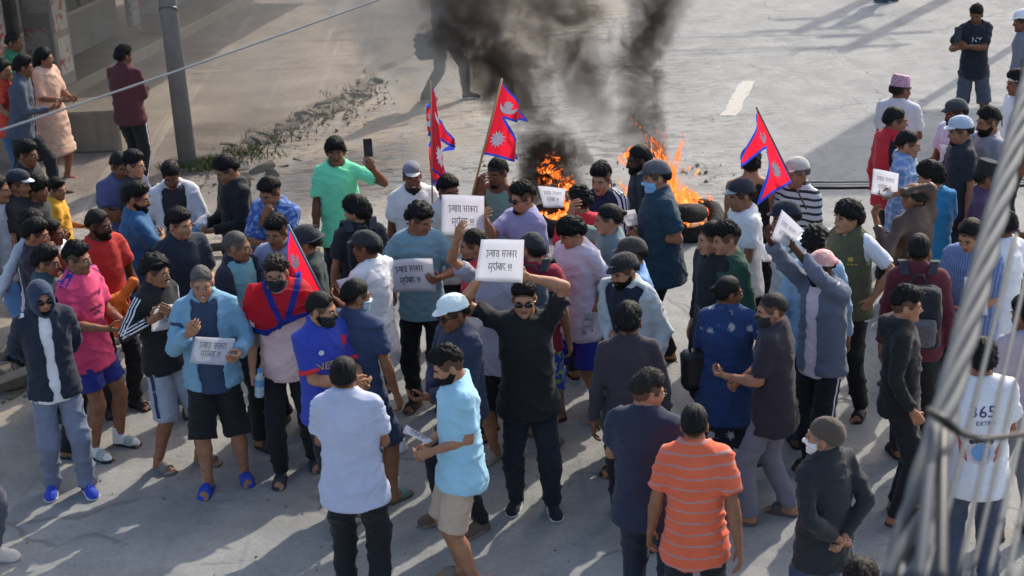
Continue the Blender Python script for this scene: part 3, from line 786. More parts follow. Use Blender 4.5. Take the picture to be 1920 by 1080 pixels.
    def top_garment(kind, m, infl=.0, nm=None, opts=None, gs=1, collar_m=None):
        opts = opts or {}
        hem = opts.get('hem', dict(tee=-.125, polo=-.125, shirt=-.12, long=-.11, jacket=-.10, hoodie=-.10, puffer=-.06, tank=-.11, vest=-.10, dress=-.62).get(kind, -.12))
        fit = opts.get('fit', 1.0)
        z = [hem, -.03, .08, .20, .36, .46, .53, .585, .61]
        e = infl + (.004 if kind in ('tank',) else .012) * fit
        wx = [x + e for x in (.182, .174, .160, .152, .155, .153, .118, .066, .054)]; wy = [y + e for y in (.138, .134, .124, .114, .117, .110, .086, .064, .056)]
        if kind in ('jacket', 'hoodie', 'vest') : wx[0] += .004; wy[0] += .004
        if hem < -.13 and kind in ('tee', 'polo', 'shirt', 'long'): wx[0] += .012; wy[0] += .016; wx[1] += .006; wy[1] += .006
        if kind == 'puffer': wx[0] -= .012
        if kind == 'dress':
            z = [hem, -.30, -.03, .12, .22, .36, .46, .53, .585, .61]; wx = [.275, .225, .205, .185, .165, .172, .168, .128, .072, .06]; wy = [.235, .185, .165, .140, .128, .140, .118, .088, .066, .058]
        wx = [x * (1 + (b - 1) * .9) * (.95 if sex == 'f' and kind != 'dress' else 1) for x in wx]; n = len(z)
        wy = [y * b * (1 + (belly if i < n - 4 else 0)) for i, y in enumerate(wy)]; cy = [.004 - (.05 * belly if i < n - 4 else 0) for i in range(n)]
        G = Field(np.minimum(lo, [-.42, -.4, hipz + hem - .05]), hi, res)
        G.loft(O, Ta, z, wx, wy, cy, .02)
        slv = opts.get('sleeve', dict(tee=.72, polo=.70, shirt=2, long=2, jacket=2, hoodie=2, puffer=2, tank=0, vest=0, dress=1.0)[kind])
        sr = infl + dict(puffer=.016, hoodie=.009, jacket=.003, long=.004, shirt=.008).get(kind, .006)
        for sgn in (1, -1):
            a, el, wv = AR[sgn][:3]
            if kind not in ('tank',): G.cone(LO(0, .018, .568), .052 + e * .8, LO(.125 * sgn, .012, .515), .052 + e * .8, .035)
            else: G.cone(LO(.06 * sgn, .014, .56), .03 + e, LO(.095 * sgn, .012, .525), .03 + e, .02)
            if slv == 0: continue
            if slv <= 1: G.cone(a, .054 * kb + sr, a.lerp(el, slv), .060 * kb + sr * 1.5, .026, flat=True)
            else:
                cut = min(1.0, slv - 1.0); cut = cut if cut > 0 else 1
                G.cone(a, .054 * kb + sr, el, .045 * kb + sr, .026); G.cone(el, .045 * kb + sr, el.lerp(wv, cut * .97), .034 + sr + (.006 if kind != 'puffer' else 0), .012, flat=True)
        if kind == 'tank' or kind == 'vest':
            for sgn in (1, -1): G.cone(LO(.215 * sgn, 0, .40), .07, LO(.205 * sgn, .01, .58), .075 if kind == 'vest' else .085, .012, 'd')
        if kind in ('tee', 'dress', 'long'): G.ell(LO(0, -.030, .618), (.076, .085, .062), .01, 'd', R=T)
        elif kind == 'tank': G.ell(LO(0, -.030, .60), (.085, .11, .095), .01, 'd', R=T)
        else: G.ell(LO(0, -.040, .612), (.060, .080, .060), .01, 'd', R=T)
        if opts.get('open'):
            wd = opts['open']; gap = opts.get('gap', .006)
            Oa = np.array(O)
            def fn(X, Y, Z):
                x, y, zz = X - Oa[0], Y - Oa[1], Z - Oa[2]
                u = x * Ta[0, 0] + y * Ta[1, 0] + zz * Ta[2, 0]; v_ = x * Ta[0, 1] + y * Ta[1, 1] + zz * Ta[2, 1]; t = x * Ta[0, 2] + y * Ta[1, 2] + zz * Ta[2, 2]
                wz = wd + (.10 if opts.get('vee') else .0) * np.clip((t - .25) / .3, -.6, 1) * (1 if opts.get('vee') else 0) + .004 * np.sin(t * 17)
                return np.minimum(wz - np.abs(u + gap * np.sin(t * 5)), -.015 - v_)
            dd = fn(G.ax[0][:, None, None], G.ax[1][None, :, None], G.ax[2][None, None, :])
            G.D = np.maximum(G.D, dd).astype(np.float32)
        if kind == 'hoodie' or opts.get('hooddown'):
            hp_ = [(.085, -.01, .575), (.088, .05, .575), (.06, .095, .57), (0, .115, .560), (-.06, .095, .57), (-.088, .05, .575), (-.085, -.01, .575)]
            for i in range(6): G.cone(LO(*hp_[i]), .034, LO(*hp_[i + 1]), .034, .02)
            G.cone(LO(0, .12, .56), .05, LO(0, .125, .46), .035, .03)
        if kind in ('polo', 'shirt', 'jacket', 'puffer', 'vest') and not opts.get('hooddown') and not opts.get('nocollar'):
            ring = [(.030, -.066, .560), (.062, -.045, .575), (.074, .0, .592), (.068, .045, .606), (.035, .070, .614), (0, .076, .616)]
            ring = ring + [(-x, y, zz) for x, y, zz in ring[-2::-1]]
            up = .018 if kind in ('jacket', 'puffer', 'vest') else .006
            for p0, p1 in zip(ring, ring[1:]):
                G.cone(LO(*p0), .013 + infl * .3, LO(*p1), .013 + infl * .3, .006); G.cone(LO(p0[0], p0[1], p0[2] + up), .011, LO(p1[0], p1[1], p1[2] + up), .011, .006)
            if kind in ('polo', 'shirt'):
                for sgn in (1, -1): G.cone(LO(.040 * sgn, -.072, .560), .012, LO(.052 * sgn, -.098, .525), .009, .008)
        amp = dict(tee=.0175, polo=.015, shirt=.0175, long=.0175, jacket=.018, hoodie=.017, puffer=.006, tank=.008, vest=.010, dress=.018)[kind] * (.45 if infl < 0 else 1)
        return finish(G, nm or dict(tee='t_shirt', polo='polo_shirt', shirt='shirt', long='long_sleeve_top', jacket='jacket', hoodie='hoodie', puffer='puffer_jacket', tank='tank_top', vest='vest', dress='dress')[kind], m, amp, gs, quilt=.06 if kind == 'puffer' else 0)
    def cm_(c): return c if not isinstance(c, str) else cloth(c)
    if inner: top_garment(inner[0], cm_(inner[1]), -.006, opts=dict(dict(fit=.9, sleeve=.5), **(inner[2] if len(inner) > 2 else {})), gs=3)
    if top:
        op = top[2] if len(top) > 2 else {}
        top_garment(top[0], cm_(top[1]), .012 if inner else 0, opts=op, gs=1)
    if hat == 'hood':
        G = Field((-.16, -.2, -.14), (.16, .2, .28), .009); head_field(G, .026, .03, ears=False); G.cone((0, .03, .0), .085, (0, .05, -.10), .11, .04)
        G.ell((0, -.125, .062), (.062, .10, .092), .012, 'd')
        v, q = G.mesh(); v = folds(v, vnormals(v, q), seed, .006, 60)
        kid('hood', mkmesh('hood', v, q, cm_(ex['hood'])), headM)
    # ---- legs
    if bot:
        kind, bc = bot[0], cm_(bot[1]); op = bot[2] if len(bot) > 2 else {}
        G = Field((min(lo[0], -.3), lo[1], 0), (max(hi[0], .3), max(hi[1], .2), hipz + .25), res)
        f = op.get('fit', 1.0)
        zt = [-.07, -.02, .05, .13]; wxx = [(.152 + .006 * f) * b, (.158 + .006 * f) * b, (.146) * b, .134 * b]; wyy = [(.112 + .006 * f) * b, (.112 + .006 * f) * b, .106 * b * (1 + belly * .5), .090 * b * (1 + belly)]
        G.loft(O, np.eye(3), zt, wxx, wyy, [.012, .010, .004, 0], .03)
        for sgn in (1, -1):
            hp, kn, an = LG[sgn]
            if kind == 'shorts':
                ln = op.get('len', .86); G.cone(hp, .088 * kb + .004 * f, hp.lerp(kn, ln), .082 * kb + .016 * f, .03, flat=True)
            elif kind == 'trousers':
                end = an + Vector((0, .008, -.015)) if not op.get('crop') else kn.lerp(an, op['crop'])
                G.cone(hp, .087 * kb + .004 * f, kn, .064 * kb + .012 * f, .03); G.cone(kn, .064 * kb + .012 * f, end, .046 + .014 * f, .015, flat=True)
            elif kind == 'skirt': pass
        v = finish(G, 'shorts' if kind == 'shorts' else 'trousers', bc, .013 if kind == 'shorts' else .016, 2, fz=46)
    # ---- shoes
    if shoe:
        for sgn in (1, -1):
            M = FM[sgn]
            c = shoe[1:]
            if shoe[0] == 'sneaker':
                o = kid('shoe', t_shoe('sneaker', 'upper'), M, cloth(c[0])); kid('sole', t_shoe('sneaker', 'sole'), M, plain(c[1] if len(c) > 1 else '#d8d8d4', .7), o)
                kid('laces', t_shoe('sneaker', 'laces'), M, plain(c[2] if len(c) > 2 else '#d8d8d4'), o)
                if len(c) > 3: kid('side_stripe', t_shoe('sneaker', 'side'), M, plain(c[3]), o)
            else:
                so = kid('sandal' if shoe[0] == 'sandal' else 'slide', t_shoe('slide', 'sole'), M, plain(c[0], .7)); kid('strap', t_shoe('slide', 'strap2' if shoe[0] == 'sandal' else 'strap'), M, plain(c[1] if len(c) > 1 else c[0], .6), so)
            if 'sock' in ex: kid('sock', t_shoe('slide', 'sock'), M, cloth(ex['sock']))
    if key: PEOPLE[key] = ctx
    return ctx
def handpos(ctx, sgn, l=.09, n=.03):
    """a point in the world just inside the palm, and the hand's axes"""
    M = ctx['HF'][sgn][0]; W = Matrix.Translation(ctx['rootw']) @ rotz(ctx['phi']).to_4x4() @ ctx['SM']
    R = (W @ M).to_3x3()
    return (W @ M @ Vector((0, -n, l))), R.col[0].normalized(), R.col[1].normalized(), R.col[2].normalized()

# flat print on garments: shapes laid on the cloth by casting rays at it
def decal(ctx, gname, shapes, m, org, side=-1, lift=.004, nm='print'):
    v, q = ctx['gv'][gname]; s = ctx['s']
    bvh = BVHTree.FromPolygons([tuple(x) for x in v], [tuple(x) for x in q])
    V, Fc = [], []
    for pts, faces in shapes:
        k = len(V); ok = []
        for (x, y) in pts:
            u = (org[0] + x * (-side)) * s if side in (1, -1) else 0
            hit = bvh.ray_cast(Vector((u, side * 1.0, (org[1] + y) * s)), Vector((0, -side, 0)))
            if hit[0] is None: V.append((u, 0, (org[1] + y) * s)); ok.append(False)
            else: V.append(tuple(hit[0] + Vector((0, side * lift, 0)))); ok.append(True)
        for f in faces:
            if all(ok[i] for i in f): Fc.append(tuple(i + k for i in f))
    if not Fc: return None
    me = bpy.data.meshes.new(nm); me.from_pydata(V, [], Fc); me.materials.append(m)
    return link(nm, me, ctx['g'][gname])
def ribbon(ctx, gname, A, B, out, offs, wid, m, nm='stripe'):
    """stripes along a limb from A to B on the side that faces `out`"""
    v, q = ctx['gv'][gname]; s = ctx['s']; bvh = BVHTree.FromPolygons([tuple(x) for x in v], [tuple(x) for x in q])
    A, B = Vector(A) * s, Vector(B) * s; d = (B - A).normalized(); o = Vector(out); o = (o - d * o.dot(d)).normalized(); lat = d.cross(o); N = 14
    for off in offs:
        V, Fc = [], []; last = None
        for i in range(N + 1):
            c = A.lerp(B, i / N); r = []
            for e in (-.5, .5):
                p = c + lat * (off + e * wid) * s; hit = bvh.ray_cast(p + o * .22, -o)
                r.append(hit[0] + o * .004 if hit[0] is not None and (hit[0] - p).length < .2 else None)
            if None not in r:
                V += r
                if last is not None and (V[-1] - V[last]).length >= .12:
                    if Fc: V = V[:-2]; break
                elif last is not None: Fc.append((last - 1, last, len(V) - 1, len(V) - 2))
                last = len(V) - 1
            elif Fc: break
            else: last = None; V = []
        if Fc:
            me = bpy.data.meshes.new(nm); me.from_pydata([tuple(x) for x in V], [], Fc); me.materials.append(m); link(nm, me, ctx['g'][gname])
def stroke_shapes(strokes, w):
    """polylines -> flat quads"""
    out = []
    for st in strokes:
        pts, fc = [], []
        P = [Vector((x, y)) for x, y in st]
        # subdivide so print follows the cloth
        PP = [P[0]]
        for a, b in zip(P, P[1:]):
            PP.append(b)
        for i, p in enumerate(PP):
            d = (PP[min(i + 1, len(PP) - 1)] - PP[max(i - 1, 0)]); d = d.normalized() if d.length > 1e-9 else Vector((1, 0)); n = Vector((-d.y, d.x)) * w / 2
            pts += [tuple(p + n), tuple(p - n)]
            if i: fc.append((2 * i - 2, 2 * i - 1, 2 * i + 1, 2 * i))
        out.append((pts, fc))
    return out
DEV = {
 'h': (.78, [[(.3, 1), (.3, .8), (.58, .76), (.56, .6), (.24, .52), (.55, .42), (.55, .26), (.32, .2), (.26, .06), (.5, -.08)]]),
 'ty': (1.02, [[(.36, .66), (.16, .64), (.08, .42), (.24, .16)], [(.36, .66), (.48, .5), (.62, .34), (.86, .36)], [(.42, 1), (.5, .84), (.62, .72), (.5, .52)], [(.88, 1), (.88, 0)]]),
 'a': (.30, [[(.15, 1), (.15, 0)]]), 'r': (.62, [[(.32, 1), (.34, .84), (.52, .68), (.42, .52), (.2, .52)], [(.26, .5), (.56, .02)]]),
 's': (.92, [[(.2, 1), (.2, .82), (.38, .66), (.26, .5), (.08, .52)], [(.2, .48), (.44, .1)], [(.34, .56), (.76, .56)], [(.76, 1), (.76, 0)]]),
 'k': (.98, [[(.46, 1), (.46, 0)], [(.46, .66), (.22, .74), (.08, .52), (.2, .32), (.46, .5)], [(.46, .6), (.72, .7), (.86, .52), (.76, .28)]]),
 'mu': (.92, [[(.16, 1), (.16, .36), (.06, .3), (.14, .2), (.26, .36)], [(.16, .42), (.74, .42)], [(.74, 1), (.74, 0), (.86, -.1), (.76, -.26), (.52, -.24)]]),
 'd': (.70, [[(.36, 1), (.36, .8), (.14, .68), (.12, .48), (.34, .38), (.5, .5), (.42, .3), (.58, .02)]]),
 'rda': (.98, [[(.36, 1), (.36, .8), (.14, .68), (.12, .48), (.34, .38), (.5, .5), (.42, .3), (.58, .02)], [(.84, 1), (.84, 0)], [(.7, 1.06), (.74, 1.28), (.98, 1.2)]]),
 'b': (.84, [[(.7, 1), (.7, 0)], [(.7, .7), (.3, .76), (.1, .5), (.3, .26), (.7, .36)], [(.22, .66), (.56, .36)]]),
 '!': (.30, [[(.15, 1), (.15, .3)], [(.15, .14), (.15, 0)]]), ' ': (.5, None)}
def dev_line(seq, size, x0, y0):
    """seq: list of words (lists of letter keys) -> strokes centred on x0"""
    st = []; x = 0
    for wi, word in enumerate(seq):
        xs = x
        for ch in word:
            wd, ss = DEV[ch]
            for q in ss: st.append([(x + a, c) for a, c in q])
            x += wd
        if word[0] != '!': st.append([(xs, 1.0), (x, 1.0)])
        x += .5
    W = x - .5
    return [[(x0 + (a - W / 2) * size, y0 + c * size) for a, c in q] for q in st]
SIGN1 = [['h', 'ty', 'a', 'r', 'a'], ['s', 'r', 'k', 'a', 'r']]
SIGN2 = [['mu', 'rda', 'b', 'a', 'd'], ['!', '!', '!']]
# ------------------------------------------------------------------ ground
def road_mat(name):
    t = NT('worn_concrete')
    big = t.noise(0.35, 4, 0.6); mid = t.noise(2.2, 5, 0.6, dist=.4); fine = t.noise(34, 4, 0.65)
    o = t.xyz()
    base = t.mix(t.rng(mid, .3, .72), lin('#868683'), lin('#999894'))
    base = t.mix(t.math('MULTIPLY', t.rng(big, .52, .72), .5), base, lin('#6f6f70'))
    # dust swept in from the verge lies thicker on its side of the road
    edge = t.math('ADD', t.math('SUBTRACT', o[0], t.math('MULTIPLY', t.math('SUBTRACT', o[1], 12.0), .36)), t.math('MULTIPLY', t.noise(.9, 4), 2.0))
    dust = t.math('MULTIPLY', t.rng(edge, -1.6, -3.4), t.rng(t.noise(3, 4), .2, .62))
    base = t.mix(t.math('MULTIPLY', dust, .7), base, lin('#9c8a72'))
    # broom and tyre scuffs running along the road
    sc = t.noise(1, 4, .6, vec=t.map((9, .8, 1), (0, 0, -.42)))
    base = t.mix(t.math('MULTIPLY', t.rng(sc, .55, .75), .28), base, lin('#5c5c5d'))
    sp = t.noise(11, 5, .7); base = t.mix(t.math('MULTIPLY', t.rng(sp, .62, .74), .35), base, lin('#4b4a49'))
    # old broken surface further back
    rough = t.math('MULTIPLY', t.rng(o[1], 14.5, 17.5), t.math('MULTIPLY', t.rng(t.noise(.5, 3), .35, .6), t.rng(o[0], 4.2, 1.2, .18, 1)))
    v = t.noise(1, 5, .68, vec=t.map((3.2, 7.5, 1), (0, 0, .25)), dist=.8)
    base = t.mix(t.math('MULTIPLY', rough, t.math('MULTIPLY', t.rng(v, .50, .40), .75)), base, lin('#55524e'))
    vc = t.add('ShaderNodeTexVoronoi', feature='DISTANCE_TO_EDGE'); wv = t.add('ShaderNodeVectorMath', operation='MULTIPLY_ADD'); nv = t.add('ShaderNodeTexNoise'); nv.inputs['Scale'].default_value = 1.6; t.l.new(t.co(), nv.inputs['Vector'])
    t.l.new(nv.outputs['Color'], wv.inputs[0]); wv.inputs[1].default_value = (1.1, 1.1, 0); t.l.new(t.co(), wv.inputs[2]); t.l.new(wv.outputs[0], vc.inputs['Vector']); vc.inputs['Scale'].default_value = .33
    crack = t.math('MULTIPLY', t.rng(vc.outputs['Distance'], .010, .003), t.rng(t.noise(.6, 3), .46, .56))
    base = t.mix(t.math('MULTIPLY', crack, .38), base, lin('#3e3d3c'))
    smu = t.noise(4.5, 3, .55, vec=t.map((1, 2.2, 1), (0, 0, .3)), dist=.6); base = t.mix(t.math('MULTIPLY', t.rng(smu, .60, .74), .38), base, lin('#55565a'))
    g = t.math('ADD', t.math('MULTIPLY', fine, .55), t.math('MULTIPLY', sp, .35))
    hs = t.add('ShaderNodeHueSaturation'); t.plug(base, hs.inputs['Color']); t.l.new(t.math('ADD', g, .55), hs.inputs['Value'])
    t.base(hs.outputs[0]); t.p(Roughness=.9)
    h = t.math('ADD', t.math('MULTIPLY', fine, .35), t.math('ADD', t.math('MULTIPLY', t.math('MULTIPLY', v, rough), 2.2), t.math('MULTIPLY', sp, .5)))
    t.bump(h, .8, .02)
    return t.m
def sheet(name, pts, z, m, kind='structure'):
    o = MB().add([(x, y, z) for x, y in pts], [tuple(range(len(pts)))]).build(name, m); o['kind'] = kind; return o
sheet('road', [(-150, -20), (150, -20), (150, 260), (-150, 260)], 0, mat('road', road_mat))
def verge_mat(name):
    t = NT('dusty_footpath')
    n = t.noise(1.4, 5, .6); f = t.noise(28, 4, .7)
    base = t.mix(t.rng(n, .3, .7), lin('#80756a'), lin('#958a7d'))
    st = t.noise(1, 3, .5, vec=t.map((5.5, .10, 1), (0, 0, -.42)))
    base = t.mix(t.math('MULTIPLY', t.rng(st, .56, .68), .55), base, lin('#aea496'))
    base = t.mix(t.math('MULTIPLY', t.rng(t.noise(9, 5, .7), .56, .72), .55), base, lin('#5a5148'))
    base = t.mix(t.math('MULTIPLY', t.rng(t.noise(.8, 5, .65, dist=.7), .5, .66), .55), base, lin('#655c51'))
    hs = t.add('ShaderNodeHueSaturation'); t.plug(base, hs.inputs['Color']); t.l.new(t.math('ADD', t.math('MULTIPLY', f, .5), .75), hs.inputs['Value'])
    t.base(hs.outputs[0]); t.p(Roughness=.95); t.bump(t.math('ADD', f, t.math('MULTIPLY', n, 2)), .7, .02)
    return t.m
KERB = [(-6.6, 13.6), (-5.0, 17.0), (-4.0, 18.9), (-3.45, 19.9), (-2.7, 21.6), (-1.85, 23.5), (-1.0, 25.6), (.4, 29), (3, 36), (12, 60)]
rk = random.Random(4)
ke = []
for (a, b_) in zip(KERB, KERB[1:]):
    for i in range(6): ke.append((a[0] + (b_[0] - a[0]) * i / 6 + rk.uniform(-.06, .06), a[1] + (b_[1] - a[1]) * i / 6))
bmv = MB(); n_ = len(ke)
V_ = [(x, y, .05 + rk.uniform(0, .02)) for x, y in ke] + [(x + .06, y, -.02) for x, y in ke] + [(-60, y, .06) for x, y in ke]
bmv.add(V_, [(i, i + 1, 2 * n_ + i + 1, 2 * n_ + i) for i in range(n_ - 1)] + [(i + n_, i + n_ + 1, i + 1, i) for i in range(n_ - 1)])
vg = bmv.build('footpath', mat('verge', verge_mat)); vg['kind'] = 'structure'
# rocks: four shapes, shared
def stone_mat(name):
    t = NT('stone'); n = t.noise(6, 5, .65); f = t.noise(40, 4, .7)
    t.base(t.mix(t.math('ADD', t.math('MULTIPLY', n, .7), t.math('MULTIPLY', f, .3)), lin('#5f574c'), lin('#958a7b'))); t.p(Roughness=.95); t.bump(f, .8, .02); return t.m
SM_ = mat('stone', stone_mat)
ROCK = []
import bmesh
for i in range(8):
    rs = np.random.RandomState(60 + i); bm = bmesh.new()
    for p_ in rs.normal(size=(16, 3)) * [.42, .32, .26]:
        bm.verts.new(np.clip(p_, [-.55, -.42, -.34], [.55, .42, .34]))
    r_ = bmesh.ops.convex_hull(bm, input=bm.verts[:]); bmesh.ops.delete(bm, geom=[g for g in r_['geom_interior'] if isinstance(g, bmesh.types.BMVert)], context='VERTS')
    bmesh.ops.bevel(bm, geom=bm.edges[:], offset=.03, segments=1, affect='EDGES'); me = bpy.data.meshes.new('stone'); bm.to_mesh(me); bm.free(); me.materials.append(SM_); ROCK.append(me)
def rock(x, y, s, z=0, name='kerb_stone', label='rough grey kerb stone in the broken row along the dusty footpath', cat='stone', group='kerb stones along the footpath'):
    o = link(name, ROCK[rk.randrange(8)]); o.location = (x, y, z + s * .04); o.scale = (s * rk.uniform(.8, 1.5), s * rk.uniform(.6, 1.1), s * rk.uniform(.4, .75)); o.rotation_euler = (rk.uniform(-.3, .3), rk.uniform(-.3, .3), rk.uniform(0, 6.3))
    return tag(o, label, cat, group)
for i in range(110):
    f = i / 109; px = 385 + (700 - 385) * f; py = 318 - 168 * f - 10 * math.sin(f * 5)
    p = at(px + rk.uniform(-12, 12), py + rk.uniform(-8, 8)); rock(p.x, p.y, .10 + .26 * rk.random() ** 2)
for i, (px, py, s) in enumerate([(487, 322, .34), (512, 328, .28), (505, 316, .16), (560, 300, .12), (455, 318, .2), (470, 335, .12), (530, 312, .1), (690, 150, .4), (702, 142, .5), (715, 152, .3), (430, 300, .22)]):
    p = at(px, py); rock(p.x, p.y, s, name='loose_stone', label='loose broken stone lying off the kerb row on the dust', group='loose stones by the kerb')
# soil heap with rubble at the left edge
F = Field((-1.4, -1.6, -.12), (1.2, 2.6, .6), .07); F.ell((-.5, .6, -.06), (.95, 1.6, .36), .1); F.ell((-.2, -.7, -.08), (.6, .9, .22), .15)
v, q = F.mesh(); rs = np.random.RandomState(5); v = v + vnormals(v, q) * (snoise(v, rs, 9) * .03 + snoise(v, rs, 30) * .012)[:, None]
hp = at(14, 640); ho = link('soil_heap', mkmesh('soil_heap', v, q, mat('verge', verge_mat))); ho.location = (hp.x, hp.y, 0); ho['kind'] = 'structure'
for i in range(34):
    px, py = rk.uniform(-30, 64), rk.uniform(545, 740); p = at(px, py); rock(p.x, p.y, rk.uniform(.1, .34), .12 * (px < 30), name='rubble_stone', label='dusty rubble stone on the soil heap behind the hooded man', group='rubble stones on the soil heap')
a, b_ = at(-20, 583, .22), at(52, 574, .24); pl_ = MB(); d_ = (b_ - a); L_ = d_.length
pl_.box((0, 0, 0), (L_, .10, .03), bev=.004); po = pl_.build('plank', plain('#8d8478', .8)); po.location = (a + b_) / 2; po.rotation_euler = (0, -math.asin(d_.z / L_), math.atan2(d_.y, d_.x)); tag(po, 'weathered grey plank lying across the soil heap at left', 'plank')
lg = MB(); pts = [at(-10, 545, .16), at(22, 548, .18), at(45, 560, .12)]; lg.tube(pts, [.10, .11, .09], 12); tag(lg.build('log', plain('#54402f', .9, var=.3), smooth=True), 'short brown log on the rubble behind the hooded man', 'log')
# grit and small rubble too fine to count
gm = MB()
def grit(x, y, s, z):
    k = [Vector((rk.uniform(-1, 1), rk.uniform(-1, 1), rk.uniform(-.5, .9))) * s for _ in range(5)]; c0 = Vector((x, y, z))
    gm.add([c0 + Vector((s, 0, 0)) + k[0] * .3, c0 + Vector((-s * .6, s * .8, 0)) + k[1] * .3, c0 + Vector((-s * .5, -s * .9, 0)) + k[2] * .3, c0 + Vector((0, 0, s * .9)) + k[3] * .3, c0 + Vector((0, 0, -s * .6))], [(0, 1, 3), (1, 2, 3), (2, 0, 3), (1, 0, 4), (2, 1, 4), (0, 2, 4)])
for i in range(900):
    f = rk.random(); px = 375 + 330 * f; py = 325 - 172 * f - 10 * math.sin(f * 5); p = at(px + rk.gauss(10, 22), py + rk.gauss(4, 16)); grit(p.x, p.y, .008 + .035 * rk.random() ** 3, .02)
for i in range(260): p = at(rk.uniform(-40, 260), rk.uniform(480, 760)); grit(p.x, p.y, .006 + .022 * rk.random() ** 3, .008)
for i in range(220): p = at(rk.uniform(900, 1400), rk.uniform(300, 470)); grit(p.x, p.y, .006 + .03 * rk.random() ** 3, .008)
for i in range(420): p = at(rk.uniform(0, 1920), rk.uniform(120, 1080)); grit(p.x, p.y, .004 + .010 * rk.random() ** 2, .005)
tag(gm.build('gravel', SM_), 'scattered grit and small rubble on the road and verge', 'gravel', kind='stuff')
# grass round the foot of the pole
def grass(cx, cy, n, r, h):
    V, Fc = [], []
    for i in range(n):
        a, d = rk.uniform(0, 6.3), r * math.sqrt(rk.random()); x, y = cx + d * math.cos(a), cy + d * math.sin(a) * .7; t = rk.uniform(0, 3.1); hh = h * rk.uniform(.4, 1); w_ = .008
        dx, dy = math.cos(t) * w_, math.sin(t) * w_; bx, by = rk.uniform(-.06, .06), rk.uniform(-.06, .06); k = len(V)
        V += [(x - dx, y - dy, .03), (x + dx, y + dy, .03), (x + bx, y + by, .05 + hh)]; Fc.append((k, k + 1, k + 2))
    return V, Fc
V, Fc = [], []
for (px, py, n, r, h) in [(372, 318, 420, .30, .14), (335, 322, 220, .25, .10), (400, 310, 160, .2, .08), (455, 290, 160, .25, .08), (5, 600, 260, .4, .12), (30, 690, 200, .4, .08), (520, 262, 60, .5, .10), (600, 220, 50, .5, .10), (660, 178, 60, .5, .12), (480, 300, 80, .4, .09)]:
    p = at(px, py); v, f = grass(p.x, p.y, n, r, h); k = len(V); V += v; Fc += [tuple(i + k for i in q) for q in f]
me = bpy.data.meshes.new('grass'); me.from_pydata(V, [], Fc); me.materials.append(plain('#55602f', .8, var=.35)); tag(link('grass', me), 'short green grass at the foot of the grey pole', 'grass', kind='stuff')
# lane dash: worn paint, a thin slab of its own
def paint_mat(name):
    t = NT('worn_paint'); t.base(t.mix(t.rng(t.noise(14, 5, .7), .5, .72), lin('#b4b0a6'), lin('#8f8c87'))); t.p(Roughness=.85); return t.m
cs = [at(1390, 152), at(1416, 152), at(1383, 217), at(1352, 217)]
md = MB(); N_ = 12; V = []
for i in range(N_ + 1):
    l = cs[0].lerp(cs[3], i / N_); r = cs[1].lerp(cs[2], i / N_); j = lambda: rk.uniform(-.02, .02)
    V += [(l.x + j(), l.y, .004), (r.x + j(), r.y, .004)]
md.add(V, [(2 * i, 2 * i + 2, 2 * i + 3, 2 * i + 1) for i in range(N_)]); o = md.build('lane_dash', mat('paint', paint_mat)); o['kind'] = 'structure'
# ------------------------------------------------------------------ pole, wires
def concrete(h, k=1.0):
    def f(name):
        t = NT('concrete_' + h.strip('#')); n = t.noise(3, 5, .65); f_ = t.noise(50, 3, .7); c = lin(h)
        st = t.noise(1, 3, .5, vec=t.map((7, 7, .5)))
        b0 = t.mix(t.rng(n, .35, .7), tuple(x * .78 for x in c[:3]) + (1,), c); b0 = t.mix(t.math('MULTIPLY', t.rng(st, .55, .75), .4), b0, tuple(x * .55 for x in c[:3]) + (1,))
        t.base(b0); t.p(Roughness=.85); t.bump(t.math('ADD', f_, n), .4, .01); return t.m
    return mat(('conc', h), f)
pb = at(354, 320); up = empty('utility_pole', (pb.x, pb.y, 0)); tag(up, 'tall round grey concrete pole rising from the grass on the left', 'pole')
top = aty(306, -60, pb.y); lean = Vector((top.x - pb.x, 0, top.z)).normalized()
MB().tube([(0, 0, -.1), tuple(lean * 9)], [.108, .08], 24, True).build('shaft', concrete('#87888a'), up, True)
MB().tube([(0, 0, -.02), (0, 0, .06)], [.18, .15], 20).build('footing', concrete('#8a857c'), up, True)
MB().tube([tuple(lean * 1.9 - Vector((0, .02, 0))), tuple(lean * 1.93)], .108, 20).build('clamp_band', plain('#55585a', .5, .6), up, True)
def wire(name, pts, r, m, label, cat='cable', group=None, n=8):
    o = MB().tube(pts, r, n).build(name, m, None, True); return tag(o, label, cat, group)
def sag(a, b_, s, n=14):
    return [a.lerp(b_, i / n) - Vector((0, 0, s * 4 * (i / n) * (1 - i / n))) for i in range(n + 1)]
wire('overhead_wire', sag(aty(-60, 264, 7.2), aty(800, -34, 8.6), .012), .0054, plain('#8b8c8e', .5, .3), 'single grey wire stretched across the upper left in front of the pole')
